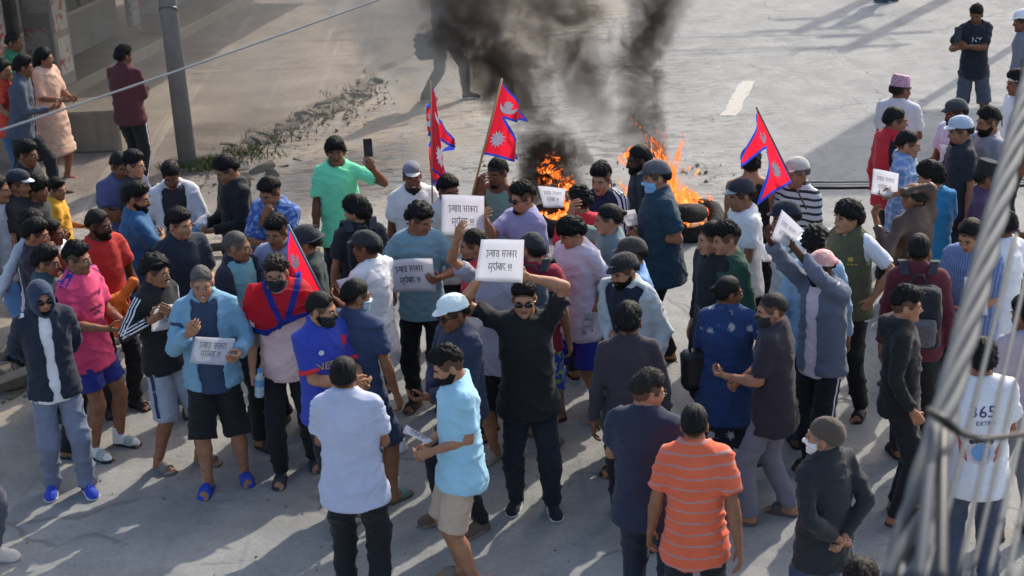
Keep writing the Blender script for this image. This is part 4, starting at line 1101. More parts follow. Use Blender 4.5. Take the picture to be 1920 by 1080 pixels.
# utility poles beyond the frame: their shadows lie on the road
def shade_pole(tip_px, h, label):
    tp = at(*tip_px); off = SUN_AZ * (h / math.tan(SUN_EL)); e = empty('utility_pole', (tp.x + off.x, tp.y + off.y, 0)); tag(e, label, 'pole')
    MB().tube([(0, 0, 0), (0, 0, h)], [.17, .12], 14).build('shaft', concrete('#87888a'), e, True)
    for zz in (h - .2, h - .9): MB().box((0, 0, zz), (1.7, .09, .09), bev=.01).build('crossarm', plain('#5e6062', .6), e)
    for sx in (-.7, 0, .7): MB().tube([(sx, 0, h - .16), (sx, 0, h + .06)], [.05, .03], 10).build('insulator', plain('#d8d4c8', .3), e, True)
    return e
p1 = shade_pole((1580, 96), 7.5, 'grey utility pole with crossarms standing across the road out of view'); p2 = shade_pole((1492, 62), 9.5, 'taller utility pole with crossarms further along the far side')
for k, (dz, dx) in enumerate(((-.1, -.7), (-.1, .7), (-.8, 0))):
    a = Vector((p1.location.x + dx, p1.location.y, 7.4 + dz)); b_ = Vector((p2.location.x + dx, p2.location.y, 9.4 + dz))
    wire('overhead_wire', sag(a, b_, .1), .02, plain('#202022', .5), ['left overhead wire on the upper crossarms of the far poles', 'right overhead wire on the upper crossarms of the far poles', 'middle overhead wire on the lower crossarms of the far poles'][k], group='wires between the far poles')
    wire('overhead_wire', sag(a, Vector((-14 + dx, 31 + k * 2, 8)), .5), .022, plain('#202022', .5), ['black overhead wire crossing above the smoke nearest the crowd', 'black overhead wire crossing above the smoke between two others', 'black overhead wire crossing above the smoke farthest from the crowd'][k], group='wires crossing the road')
# unseen board on posts, added to shade the road behind the men in caps
hc_ = Vector((5.35, 18.9, 0)) + SUN_AZ * (6.6 / math.tan(SUN_EL)); hb = empty('added_shade_board', (hc_.x, hc_.y, 0)); tag(hb, 'large unseen board on two steel posts added to shade the road', 'shade board')
MB().box((0, 0, 6.7), (3.6, .12, 3.0), bev=.02).build('board', plain('#8d8f92', .6), hb)
for sx in (-1.3, 1.3): MB().tube([(sx, .14, 0), (sx, .14, 8)], .08, 12).build('post', plain('#4d5053', .5, .5), hb, True)
# low cable barrier across the road at right
cbY = 15.9; cb = empty('cable_barrier', (4, cbY, 0)); tag(cb, 'low barrier of dark cables stretched across the road at right', 'barrier')
W0 = Vector((4, cbY, 0))
for (y0, r, c) in ((342, .008, '#3b3d40'), (347, .006, '#9a9c9c'), (353, .017, '#16181b')):
    MB().tube([tuple(x - W0) for x in sag(aty(1497, y0, cbY), aty(2060, y0 - 8, cbY), .005, 8)], r, 8).build('cable', plain(c, .5), cb, True)
MB().tube([tuple(x - W0) for x in (aty(1545, 458, cbY), aty(2060, 452, cbY))], .011, 8).build('cable', plain('#16181b', .5), cb, True)
for px in (1500, 2055):
    t = aty(px, 338, cbY); MB().tube([(t.x - 4, 0, 0), (t.x - 4, 0, t.z + .03)], .035, 10).build('post', plain('#2a2c2e', .6), cb, True)
# wooden rail at left
rlY = 16.3; a, b_ = aty(330, 472, rlY), aty(648, 436, rlY); rl = empty('rail_barrier', (a.x, a.y, 0)); tag(rl, 'dark brown pipe rail on short posts behind the camouflage shirt', 'barrier')
MB().tube([(0, 0, a.z), tuple(b_ - Vector((a.x, a.y, 0)))], .045, 12).build('rail', plain('#3e342c', .7), rl, True)
for f in (.02, .5, .985):
    c = a.lerp(b_, f) - Vector((a.x, a.y, 0)); MB().tube([(c.x, c.y, 0), (c.x, c.y, c.z + .02)], .035, 10).build('post', plain('#3a3835', .7), rl, True)
# ------------------------------------------------------------------ shop building at the upper left
bd = empty('shop_building', (-6.35, 23.0, 0)); tag(bd, 'old concrete shop building with painted columns and dark open veranda at upper left', 'building')
ang = math.atan2(4.4, 1.25) - math.pi / 2   # facade direction
bd.rotation_euler = (0, 0, ang)
def poster_mat(name):
    t = NT('peeling_posters'); n = t.noise(5, 5, .7, dist=1.2)
    c = t.mix(t.rng(n, .52, .58), lin('#a8a49c'), lin('#9a4a44')); c = t.mix(t.rng(t.noise(8, 5, .7), .5, .62), c, lin('#b5b0a6')); t.base(c); t.p(Roughness=.9); return t.m
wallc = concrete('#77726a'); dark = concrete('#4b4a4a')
# local axes: +y along the facade (away), +x towards the road
MB().box((-3.2, 3.4, .11), (7.2, 12.0, .22), bev=.02).build('plinth', concrete('#8a8172'), bd)
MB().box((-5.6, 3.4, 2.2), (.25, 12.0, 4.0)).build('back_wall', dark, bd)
MB().box((-2.6, 3.4, 4.35), (6.6, 12.6, .3), bev=.03).build('roof_slab', concrete('#7d786f'), bd)
MB().box((1.2, 3.4, 2.75), (2.6, 12.6, .10), bev=.02).build('added_awning', plain('#6d7074', .6, .3), bd)  # unseen canopy added over the shopfront to keep the sun off it
for i, (y, wd) in enumerate(((-1.35, .42), (.15, .46), (3.55, .42), (6.6, .42), (9.2, .42))):
    c = MB().box((.15 if i == 1 else .12, y, 2.2), (.46, wd, 3.98), bev=.02).build('column', concrete('#8f8a82'), bd)
    if i < 3:
        for k in range(6): MB().box(((.15 if i == 1 else .12) + .235, y + rk.uniform(-.03, .03), .65 + k * .6), (.006, wd * rk.uniform(.7, .9), .5)).build('poster', mat('poster', poster_mat), c)
        for k in range(4): MB().box(((.15 if i == 1 else .12) + rk.uniform(-.03, .03), y - wd / 2 - .004, .8 + k * .75), (.36, .006, .55)).build('poster', mat('poster', poster_mat), c)
# shopfront between columns 2 and 3: low wall, glass, door leaves
MB().box((-.55, 1.85, .52), (.16, 2.95, .6), bev=.01).build('low_wall', concrete('#8b867c'), bd)
fr = MB().box((-.55, 1.85, .845), (.20, 2.95, .05)).build('window_sill', plain('#9a958c', .7), bd)
for k in range(3):
    y0 = .42 + k * .98
    w_ = MB().box((-.55, y0 + .02, 1.9), (.10, .07, 2.05)).box((-.55, y0 + .93, 1.9), (.10, .06, 2.05)).box((-.55, y0 + .475, 2.92), (.10, .85, .07)).build('window', plain('#6d5a3e', .6), bd)
    MB().box((-.56, y0 + .475, 1.88), (.012, .85, 2.0)).build('pane', plain('#5a6256', .12), w_)
for k in range(2):
    s_ = MB().box((-.45, 4.3 + k * 1.45, 1.75), (.08, 1.38, 3.0), bev=.01).build('shutter', plain('#767b80', .55, .3), bd)
    for j in range(24): MB().box((-.40, 4.3 + k * 1.45, .34 + j * .123), (.03, 1.34, .085), bev=.01).build('slat', plain('#7a7f84', .5, .3), s_)
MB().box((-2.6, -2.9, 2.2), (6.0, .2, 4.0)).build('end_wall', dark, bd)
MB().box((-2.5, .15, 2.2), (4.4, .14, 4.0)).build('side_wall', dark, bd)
sb = at(170, 292); o = MB().box((0, 0, .26), (.85, .75, .52), bev=.025).build('concrete_block', concrete('#8a8070')); o.location = (sb.x, sb.y + .3, 0.05); o.rotation_euler = (0, 0, ang + .25); tag(o, 'square concrete block standing between the peach dress and the burgundy jacket', 'block')

# ------------------------------------------------------------------ the crowd, each person from the head top seen in the photograph
BLK = '#121317'; HB = '#110f0d'; GREY = '#4a4844'
JEAN = '#1d2433'
camo = cloth('#35528f', 'camo', '#7f9bc9'); sub = '#28303f'
def N(*a, **k): return person(*a, **k)
# --- left side
N(42, 106, 95, 'person in a navy jacket and dark trousers striding past the woman in the peach dress', h=1.72, look=110, lean=10, top=('jacket', '#3a4150'), bot=('trousers', '#1b1d22'), st='walkL', sk='c', hair=('thick', HB), L='swing', R='front', shoe=('sneaker', '#1b1b1d', '#202020'))
N(82, 90, 60, 'woman in a long peach dress standing beside the painted column', h=1.60, look=90, top=('dress', cloth('#d9a78c', 'camo', '#d5b09a'), {'hem': -.50}), bot=None, hair=('long', HB), sk='b', L='front', R='front', shoe=('slide', '#b06a70'), sex='f')
N(4, 112, 70, 'woman in an orange red top holding white paper at the left edge', h=1.60, top=('tee', '#b8402c'), bot=('trousers', '#3c5675'), hair=('long', HB), sk='b', L='chin', R=(.18, -.30, 1.05), shoe=('slide', '#553333'), sex='f', key='orangew')
N(24, 62, 80, 'person in a green top standing far back in the shade of the shop', h=1.64, top=('tee', '#1f6a4a'), bot=('trousers', '#22242a'), sk='c', res=.024)
N(230, 87, 160, 'man in a burgundy jacket and striped track pants seen from behind by the pole', h=1.66, look=140, b=1.1, top=('jacket', '#4a1f24'), bot=('trousers', '#15161a'), sk='c', L='front', R='front', st='stepL', hair=('thick', HB), shoe=('sneaker', '#202024', '#c8c8c4'), key='burg')
N(48, 266, 75, 'young man with thick dark hair looking right behind the navy cap', h=1.66, top=('tee', '#1a1b20'), sk='c', hair=('thick', HB))
N(-6, 330, 80, 'person in pale blue jeans cut off by the left edge', h=1.68, top=('tee', '#8b8d92'), bot=('trousers', '#4b6b92'), sk='b', hair=('short', HB))
N(66, 332, 85, 'person with bushy black hair between the navy cap and the boy in yellow', h=1.60, top=('tee', '#17181c'), sk='c', hair=('mop', HB))
N(33, 318, 80, 'man in a navy cap with white brim and black t-shirt at left', h=1.68, look=75, top=('tee', '#1b1c1f'), sk='b', ex=dict(cap=('#1d2230', '#cfd0d2')), L='front')
N(104, 336, 100, 'boy in a yellow t-shirt with white sleeve edge', h=1.40, look=70, top=('tee', '#c9921c'), bot=('trousers', '#15161a'), sk='b', hair=('thick', HB), L='front')
N(58, 398, 60, 'person in a pale grey long sleeve top reaching left', h=1.66, top=('long', '#a3a8ad'), sk='b', hair=('mop', HB), R=(.62, -.1, 1.12))
N(96, 412, 80, 'boy with short dark hair peeping over the plum t-shirt', h=1.55, top=('tee', '#c8c8c8'), sk='c', hair=('short', HB))
N(66, 413, 85, 'man in a plum t-shirt resting his chin on his hand', h=1.66, look=95, pitch=12, top=('tee', '#2e2738'), sk='b', hair=('thick', HB), R='cross', L='chin')
N(84, 464, 95, 'man with moustache in a dark teal shirt behind the navy hood', h=1.66, look=88, top=('shirt', '#27424a'), sk='b', hair=('thick', HB), ex=dict(beard='tache'))
N(72, 526, 22, 'man in a navy hooded jacket with raised hood and white framed sunglasses', h=1.64, look=32, top=('jacket', '#1c2436', {'open': .035, 'hooddown': False}), inner=('tee', '#d8d8dc'), bot=('trousers', '#6a7182', {'fit': 1.5}), sk='a', hair=('', HB), L='back', R='back', st=((.13, -.10), (-.12, .03)), shoe=('sneaker', '#2a3fa8', '#dedede', '#15172a', '#15172a'), ex=dict(hood='#23304a', shades=1, beard='goatee'), res=.016, key='hood')
N(140, 458, 62, 'teenager in a pink football jersey with blue shorts and white socks', h=1.69, look=75, pitch=4, b=1.05, top=('tee', '#d2416b', {'sleeve': .8, 'hem': -.17, 'fit': 1.3}), bot=('shorts', '#232b78', {'len': .72}), sk='b', hair=('quiff', HB), L='front', R='front', st=((.14, -.06), (-.10, .0)), shoe=('slide', '#2a302d', '#aab4ac'), ex=dict(sock='#dcdcdc'), res=.016, key='pink')
N(183, 395, 40, 'bearded man in a red t-shirt with an orange jacket tied at his waist', h=1.70, look=70, top=('tee', '#a8261f'), bot=('trousers', '#15161a'), sk='d', hair=('short', HB), ex=dict(beard='full'), L='fore', shoe=('slide', '#202020'), key='red')
N(226, 288, 25, 'heavy man in a slate purple polo looking down to the right', h=1.70, look=40, pitch=18, b=1.15, top=('polo', '#474a6b'), sk='c', hair=('short', HB), L='cross', R='cross')
N(242, 285, 80, 'person whose face shows just behind the slate purple polo', h=1.70, top=('tee', '#22242c'), sk='a', hair=('thick', HB), gnd=(at(242, 285, 1.70).x, at(242, 285, 1.70).y))
N(256, 345, 110, 'bearded man in a teal blue t-shirt turned towards the white and black jacket', h=1.72, look=85, pitch=12, b=1.08, top=('tee', '#24527a'), bot=('trousers', '#1a1c22'), sk='b', hair=('thick', HB), ex=dict(beard='full'), L='cross', R='cross')
N(318, 308, 15, 'man in a white and black jacket looking down with a bottle in hand', h=1.66, look=10, pitch=24, top=('jacket', '#b8b8bc', {'open': .09}), inner=('tee', '#20222a'), sk='c', hair=('thick', HB), ex=dict(beard='tache'), L=('p', 372, 428, -.25), R='pocket', key='whitejkt')
N(334, 394, 30, 'young man in a dark navy open collar shirt looking right', h=1.70, look=60, b=1.05, top=('shirt', '#1d2634', {'sleeve': .85}), bot=('trousers', '#1a1c20'), sk='a', hair=('thick', HB), L='front')
N(414, 297, -55, 'man in a black hoodie looking down at his hands', h=1.70, look=-62, pitch=26, b=1.05, top=('hoodie', '#17171a'), bot=('trousers', '#17171a'), sk='b', hair=('thick', HB), L='front', R='front')
N(290, 482, 55, 'smiling young man in a black track top with white sleeve stripes and grey shorts', h=1.67, look=72, top=('jacket', '#17171b'), bot=('shorts', '#8f95a2', {'len': 1.02, 'fit': 1.4}), sk='b', hair=('curly', HB), L=('p', 318, 590, -.22), R=('p', 282, 602, -.25), st='stepL', shoe=('slide', '#77706b'), ex=dict(beard='tache', smile=1), key='adidas')
N(375, 503, 8, 'grey haired man in a light blue jacket and black shorts holding a placard', h=1.69, look=8, pitch=8, b=1.06, top=('jacket', '#6d95ab', {'open': .085}), inner=('tee', '#2b3a52', {'sleeve': .5}), bot=('shorts', '#121316', {'len': 1.05, 'fit': 1.4}), sk='a', hair=('short', '#55524e'), R=('p', 352, 628, -.28), L=('p', 448, 662, -.24), st=((.15, .06), (-.11, -.06)), shoe=('slide', '#2647b4'), ex=dict(smile=1), res=.016, key='teal')
N(443, 434, 60, 'grey haired man in a sea green polo under a dark open jacket', h=1.70, look=85, b=1.04, top=('jacket', '#1e2230', {'open': .12}), inner=('polo', '#5f8f96', {'sleeve': .5}), bot=('trousers', '#17181c'), sk='b', hair=('buzz', '#4a4743'), shoe=('slide', '#2a2320'), st='stepR')
N(499, 338, -25, 'man in a blue camouflage shirt resting his chin on his hand', h=1.69, look=-35, pitch=22, top=('shirt', camo, {'sleeve': 2, 'open': .05}), inner=('tee', '#8a93a5'), sk='b', hair=('crest', HB), R='chin', L='cross')
N(516, 409, -10, 'man in a grey blue polo standing behind the flag', h=1.70, look=-25, pitch=10, top=('polo', '#7d88a3'), sk='b', hair=('quiff', HB))
N(566, 421, -75, 'police officer in a black helmet and dark green shirt', h=1.70, look=-90, top=('shirt', '#24352f', {'sleeve': .9}), bot=('trousers', '#20282a'), sk='b', ex=dict(helmet=('#20242c', '#20242c')), key='police', hair=('short', HB))
N(627, 260, 5, 'young man in a bright green t-shirt filming with a raised phone', h=1.70, look=3, pitch=-2, top=('tee', '#6fdc9e', {'hem': -.16, 'fit': 1.3}), bot=('trousers', '#1b1d26'), sk='c', hair=('mop', HB), L=('p', 700, 318, -.22, (.9, .2, -.8)), R='down2', Rf='fist', res=.016, key='green')
N(665, 370, -165, 'young man with a mop of black hair and black backpack turned left', h=1.66, look=-110, top=('tee', '#23252a'), bot=('trousers', '#15161a'), sk='a', hair=('mop', HB), L='fore', key='mop')
N(682, 432, -130, 'man in a black cap and white t-shirt with a paper under his arm', h=1.70, look=-110, top=('tee', '#d4d4dc', {'hem': -.16, 'fit': 1.3}), bot=('shorts', '#17181b', {'len': .95}), sk='c', ex=dict(cap=('#26282b', '#26282b')), hair=('short', HB), L='front', R='front', st='walkR', shoe=('sneaker', '#d8d8d8', '#e4e4e4', '#333333', '#202020'), key='whitecap')
N(515, 484, 4, 'man in a black mask with a flag over his shoulders and pink t-shirt', h=1.70, look=0, pitch=6, top=('tee', '#d8b3ae', {'fit': 1.2}), bot=('trousers', '#131417'), sk='a', hair=('curly', '#241d18'), ex=dict(mask='#16171a', specs=1), R='fore', L='down', Rf='fist', st=((.12, .12), (-.12, -.10)), shoe=('slide', '#2b3038'), res=.016, key='flagman')
N(603, 550, 40, 'man in a blue football jersey with red collar and black mask', h=1.70, look=72, pitch=10, b=1.1, top=('polo', '#2b3b96', {'sleeve': .78}), bot=('shorts', '#17181d', {'len': 1.0}), sk='a', hair=('short', HB), ex=dict(mask='#1b1c20', beard='full'), L='front', R=(.0, -.28, 1.12), shoe=('sandal', '#3a2c22'), st='stepR', res=.016, key='nepal')
N(668, 525, 150, 'man in a slate navy t-shirt with a light mask reading a folded paper', h=1.70, look=120, pitch=10, top=('tee', '#2c3a58', {'fit': 1.2}), bot=('shorts', '#2a3550', {'len': 1.0}), sk='b', hair=('short', HB), ex=dict(mask='#9fb0b8'), L=('p', 668, 690, .1), R='down2', st='stepR', shoe=('slide', '#5a4a3c', '#5c7d78'), res=.016, key='bluetee')
N(643, 672, 176, 'man in a pale grey polo seen from behind at the bottom', h=1.70, look=172, pitch=4, b=1.08, top=('polo', '#a9aec2', {'hem': -.16, 'fit': 1.3}), bot=('trousers', '#131418', {'fit': 1.3}), sk='b', hair=('short', HB), L='front', R='front', st='stand', shoe=('slide', '#3a2c22'), res=.016, key='greypolo')
N(829, 656, -78, 'bearded young man in a sky blue t-shirt and beige shorts reading a sheet', h=1.66, look=-80, pitch=22, b=1.02, top=('tee', '#93bfe0', {'sleeve': .82, 'hem': -.16, 'fit': 1.5}), bot=('shorts', '#b49f8a', {'len': .98, 'fit': 1.2}), sk='a', hair=('quiff', HB), ex=dict(beard='full'), L=('p', 812, 846, -.10, (.2, .7, -1)), R=('p', 806, 830, .10, (.2, .7, -1)), st=((.09, .02), (-.09, -.02)), shoe=('slide', '#7c7468'), res=.016, key='sky')
N(842, 553, -60, 'man in a navy puffer jacket, white cap and sunglasses facing left', h=1.70, look=-62, pitch=14, b=1.05, top=('puffer', '#232c44', {'hooddown': True}), bot=('trousers', '#141519'), sk='c', ex=dict(cap=('#c2d2d4', '#dfe4e4'), shades=1), hair=('short', HB), L='front', R='belly', st=((.13, .02), (-.16, -.12)), shoe=('sneaker', '#5e4a3e', '#8a7a6a', '#4a3a30'))
N(981, 530, -2, 'man in a black t-shirt and sunglasses lifting a placard overhead with both hands', h=1.70, look=-3, pitch=6, b=1.10, belly=.1, top=('tee', '#121214', {'fit': 1.3, 'hem': -.15}), bot=('trousers', '#171b28', {'fit': 1.2}), sk='a', hair=('crest', HB), ex=dict(shades=1), R=('p', 898, 522, -.06, (1, .3, -.2)), L=('p', 992, 520, -.08, (1, .1, .2)), st=((.13, -.02), (-.11, .04)), shoe=('sneaker', '#1b1d28', '#e0e0de', '#e2e2e2', '#e2e2e2'), res=.016, key='blackt')
N(791, 386, -8, 'curly haired man in a grey teal t-shirt holding a wide placard at his waist', h=1.70, look=55, pitch=20, top=('tee', '#6f8f98', {'fit': 1.3, 'sleeve': .85}), bot=('trousers', '#15161a'), sk='b', hair=('curly', HB), R=('p', 716, 522, -.24), L=('p', 826, 520, -.22), shoe=('slide', '#3b2b25'), res=.016, key='curly')
N(771, 303, 12, 'smiling man in a grey cap and white printed t-shirt', h=1.67, look=8, pitch=4, b=1.06, top=('tee', '#c8c8c6', {'fit': 1.3}), bot=('trousers', '#1f2128'), sk='c', ex=dict(cap=('#6b6f78', '#c0bfbd'), smile=1, beard='goatee', chinmask='#18181a'), hair=('short', HB), key='smile')
N(840, 332, 30, 'person with dark hair half hidden behind the folded flag', h=1.66, top=('tee', '#b9b4b0'), sk='c', hair=('thick', HB))
N(930, 298, -30, 'man in a black headband and sea green tank top holding a flag', h=1.69, look=-35, top=('tank', '#6f8a80'), sk='c', hair=('short', HB), ex=dict(band='#1b1c22', beard='goatee'), R=('p', 896, 355, -.2), L='down', key='tank')
N(979, 346, -55, 'man in a lilac shirt and black sunglasses reaching for a placard', h=1.68, look=-62, pitch=6, b=1.12, top=('shirt', '#8a86a8', {'sleeve': .9}), bot=('trousers', '#22242c'), sk='a', hair=('quiff', HB), ex=dict(shades=1, beard='goatee'), R=('p', 912, 415, -.22), L='fore', key='lilac')
N(926, 462, -20, 'man in a pale grey t-shirt with a dark tick mark hidden behind the front placard', h=1.70, look=-30, top=('tee', '#8d8a96', {'fit': 1.4, 'hem': -.16}), bot=('shorts', '#15161a', {'len': 1.0}), sk='a', hair=('short', HB), R=('p', 858, 448, -.18), L='fore', shoe=('slide', '#a8a39a'), key='tick')
N(884, 432, -100, 'person in a red t-shirt squeezed behind the grey teal t-shirt', h=1.66, look=-80, top=('tee', '#a8242c'), bot=('trousers', '#141518'), sk='b', hair=('short', HB), ex=dict(chinmask='#15161a'))
N(998, 436, 165, 'person in a dark cap and crimson t-shirt wearing floral blue shorts', h=1.66, look=-150, top=('tee', '#8a1f33', {'fit': 1.3}), bot=('shorts', cloth('#2a49b0', 'camo', '#9fc060'), {'len': .98, 'fit': 1.3}), sk='a', ex=dict(cap=('#24262a', '#24262a')), hair=('short', HB), shoe=('slide', '#6a5c50'), st='stepL', key='crimson')
N(1062, 412, -45, 'boy in a loose white t-shirt and royal blue shorts looking down', h=1.66, look=-60, pitch=24, b=.94, top=('tee', '#c9bec6', {'fit': 1.9, 'sleeve': .9, 'hem': -.20}), bot=('shorts', '#2a2f8c', {'len': .92, 'fit': 1.5}), sk='a', hair=('mop', HB), L=('p', 1112, 585, -.12), R='front', st='stepR', shoe=('slide', '#2b2a2a'), key='whiteboy')
N(1086, 352, -170, 'curly haired person in a red and white top by the fire', h=1.62, look=-150, top=('tee', '#c02a38'), sk='b', hair=('curly', HB))
N(1126, 310, -25, 'man in a navy track jacket with white shoulder stripes', h=1.70, look=-30, pitch=10, top=('jacket', '#1b2340'), bot=('trousers', '#1a1c24'), sk='e', hair=('quiff', HB), L='front', R='front', key='navytrack')
N(1138, 384, -70, 'man with a ponytail and grey green t-shirt stretching out one arm', h=1.68, look=-85, top=('tee', '#66787a'), sk='a', hair=('slick', HB), R=('p', 1070, 400, .05, (.6, .4, -1)), L='fore', ex=dict(beard='tache'), key='pony')
N(1196, 274, -85, 'man with short hair and dark vest standing nearest the right fire', h=1.70, look=-80, top=('polo', '#31353f'), sk='d', hair=('short', HB), ex=dict(beard='full'))
N(1228, 300, -80, 'tall man in a teal navy polo, grey cap and blue surgical mask', h=1.76, look=-82, pitch=8, b=1.1, belly=.15, top=('polo', '#1f3a48', {'sleeve': .78, 'hem': -.17, 'fit': 1.3}), bot=('trousers', '#121215', {'fit': 1.3}), sk='a', ex=dict(cap=('#4a4b52', '#3c3d44'), mask='#7fb2d2'), hair=('short', HB), L=('p', 1222, 438, -.05), R=('p', 1196, 436, .0), shoe=('slide', '#2a211d'), st='stepL', res=.016, key='navypolo')
N(1182, 445, -80, 'person in a dark brown cap and sky blue shirt facing left', h=1.66, look=-85, top=('shirt', '#7598c2'), sk='b', ex=dict(cap=('#33302f', '#33302f')), hair=('short', HB))
N(1165, 476, -35, 'bearded man in a black cap and pale grey jacket', h=1.70, look=-55, pitch=14, b=1.04, top=('jacket', '#a9b0b0', {'open': .05, 'vee': True}), inner=('polo', '#1a2033', {'sleeve': .5}), bot=('trousers', '#4c5148'), sk='a', ex=dict(cap=('#191b20', '#191b20'), beard='full'), hair=('short', HB), L='pocket', R=('p', 1155, 640, -.22), res=.016, key='greyjkt')
N(1178, 572, 178, 'man in a dark plum jacket seen from behind in front of the pale grey jacket', h=1.68, look=170, top=('jacket', '#342d36', {'hem': -.15}), bot=('trousers', '#1a1a1f'), sk='c', hair=('thick', HB), st='walkL', shoe=('sneaker', '#26282a', '#a8a8a6', '#88898a'))
N(1218, 699, 160, 'man in a navy t-shirt with short grey hair and spectacles seen from behind', h=1.70, look=112, pitch=12, b=1.12, belly=.12, top=('tee', '#23283e', {'fit': 1.3, 'hem': -.15}), bot=('trousers', '#1d2436'), sk='a', hair=('crest', '#24221f'), ex=dict(specs=1), L='chest', R='fore', shoe=('sandal', '#3a2e24'))
N(1302, 760, 176, 'man in an orange polo with thin grey stripes seen from behind', h=1.68, look=170, top=('tee', cloth('#e2603f', 'stripes', '#b58a85', .068, .16), {'fit': 1.3, 'sleeve': .8, 'hem': -.16}), bot=('trousers', '#161a22'), sk='b', hair=('short', HB), L='down2', R='swing', st='stepR', res=.016, key='orange')
N(1368, 519, 168, 'woman in a long blue dress with floral hem and hair bun', h=1.60, look=105, b=1.12, belly=.05, top=('dress', cloth('#1c3763', 'band_floral', '#a7a4a8'), {'hem': -.62}), bot=None, sk='c', hair=('slick', HB), L='front', R='hip', shoe=('slide', '#3b3436'), sex='f', res=.016, key='dress')
N(1445, 550, -115, 'man in a dark brown t-shirt and grey trousers whispering to the woman in blue', h=1.66, look=-85, pitch=8, b=1.0, top=('tee', '#2d2630', {'fit': 1.6, 'sleeve': .85, 'hem': -.18}), bot=('trousers', '#6c6872', {'fit': 1.2}), sk='a', hair=('buzz', '#24221f'), ex=dict(mask='#26282c'), L='front', R='belly', st='stepL', shoe=('slide', '#57514c'))
N(1360, 421, -60, 'young man in a dark green sweater looking left', h=1.69, look=-75, top=('long', '#1f4433', {'fit': 1.6}), bot=('trousers', '#17181b'), sk='a', hair=('quiff', HB), key='greensw')
N(1332, 418, -60, 'person in a black jacket just behind the green sweater', h=1.68, look=-78, top=('jacket', '#15171b'), sk='a', hair=('short', HB))
N(1388, 335, -75, 'man in a navy cap with grey brim and white t-shirt holding papers', h=1.70, look=-78, pitch=8, top=('tee', '#dadadd', {'fit': 1.3}), bot=('trousers', '#131417'), sk='b', ex=dict(cap=('#23262f', '#8f949a')), hair=('short', HB), L='front', R='front', key='whitecap2')
N(1408, 281, 170, 'person in a black tank top with bare arms seen from behind beside the flag', h=1.70, look=175, top=('tank', '#141417'), sk='a', hair=('thick', HB), L='front', R='chest', key='tankback')
N(1493, 295, -45, 'older man in a white and black striped polo and pale cap', h=1.68, look=-62, top=('polo', cloth('#a9adb2', 'stripes', '#23262d', .055, .36), {'sleeve': .85}), bot=('trousers', '#24262c'), sk='b', ex=dict(cap=('#a29f9a', '#d0cec9')), hair=('short', '#504d49'), L='fore', key='striped')
N(1472, 376, -80, 'person in a navy cap and white t-shirt hidden behind the raised paper', h=1.68, look=-85, top=('tee', '#d5d5da'), bot=('trousers', '#38506e'), sk='b', ex=dict(cap=('#1d2434', '#1d2434')), hair=('short', HB))
N(1530, 428, 175, 'person with curly black hair in a pale denim shirt', h=1.70, look=150, top=('shirt', '#8aa6bc'), bot=('trousers', '#2b3b56'), sk='b', hair=('curly', HB))
N(1535, 474, -50, 'man in a slate jacket and pink head scarf raising a paper with both arms', h=1.68, look=-60, pitch=14, top=('jacket', '#596070', {'open': .05}), inner=('tee', '#c8b4bc', {'sleeve': .5}), bot=('trousers', '#16171d', {'fit': 1.4}), sk='d', ex=dict(scarf=(cloth('#c08a86', 'camo', '#d5c2bd'),), beard='full', specs=1), hair=('short', HB), R=('p', 1446, 455, -.1, (.7, .3, -.9)), L=('p', 1487, 462, -.16, (.7, .3, -.9)), res=.016, key='scarf')
N(1592, 379, -40, 'boy in an olive vest over a white shirt with one hand on his hip', h=1.68, look=-70, pitch=2, b=1.04, top=('vest', '#4a4a35'), inner=('tee', '#c8ccd6', {'sleeve': .8, 'fit': 1.0}), bot=('trousers', '#121214', {'fit': 1.3}), sk='a', hair=('mop', HB), L='hip', R='down', st='wide', shoe=('slide', '#221e1c', '#1c1a1a'), res=.016, key='vest')
# --- right side
N(1692, 137, 150, 'man in a pink patterned topi cap and white t-shirt', h=1.70, look=115, top=('tee', '#b6b6ba', {'fit': 1.3}), bot=('trousers', '#2b2d34'), sk='c', ex=dict(topi=(cloth('#b08a9c', 'floral', '#6e3f5c', .012, .34),)), hair=('short', HB), L='front', R='front')
N(1681, 202, 120, 'man in a red jacket with a black backpack strap', h=1.70, look=85, b=1.08, top=('jacket', '#b01f2a'), bot=('trousers', '#22242b'), sk='b', hair=('short', HB), key='redjkt')
N(1707, 246, 70, 'man in a blue plaid shirt looking down to the right', h=1.68, look=75, pitch=12, top=('shirt', cloth('#5f7ba6', 'plaid', '#aeb9cc', .07, .3), {'sleeve': 2}), bot=('trousers', '#1d2436'), sk='a', hair=('short', HB), L='front', shoe=('sneaker', '#8f8f8f', '#b8b8b8'), key='plaid')
N(1712, 342, -150, 'balding man in a brown leather jacket holding up a paper', h=1.68, look=-140, top=('jacket', plain('#4f3a2e', .38)), bot=('trousers', '#202534'), sk='b', hair=('ring', '#1c1916'), L=('p', 1645, 420, -.1), R=('p', 1682, 362, .0, (.8, .4, -.3)), key='brown')
N(1742, 305, -165, 'person in a bright blue t-shirt with shaggy black hair seen from behind', h=1.66, look=-120, pitch=14, top=('tee', '#1f6f9c', {'sleeve': .7}), bot=('trousers', '#5d616b'), sk='a', hair=('mop', HB), L='front', R='front')
N(1800, 217, -85, 'man in a pale grey cap and black t-shirt facing left', h=1.70, look=-84, b=1.06, top=('tee', '#1e222b', {'fit': 1.3}), bot=('trousers', '#1a1c22'), sk='b', ex=dict(cap=('#9aa6b4', '#c9ced4'), beard='goatee'), hair=('thick', HB), R='front')
N(1792, 185, -60, 'man in a charcoal cap and white t-shirt holding a paper', h=1.69, look=-72, top=('tee', '#b2bac9', {'fit': 1.2}), bot=('trousers', '#22242b'), sk='c', ex=dict(cap=('#33363c', '#33363c'), beard='full'), hair=('short', HB), R='front', key='charcoal')
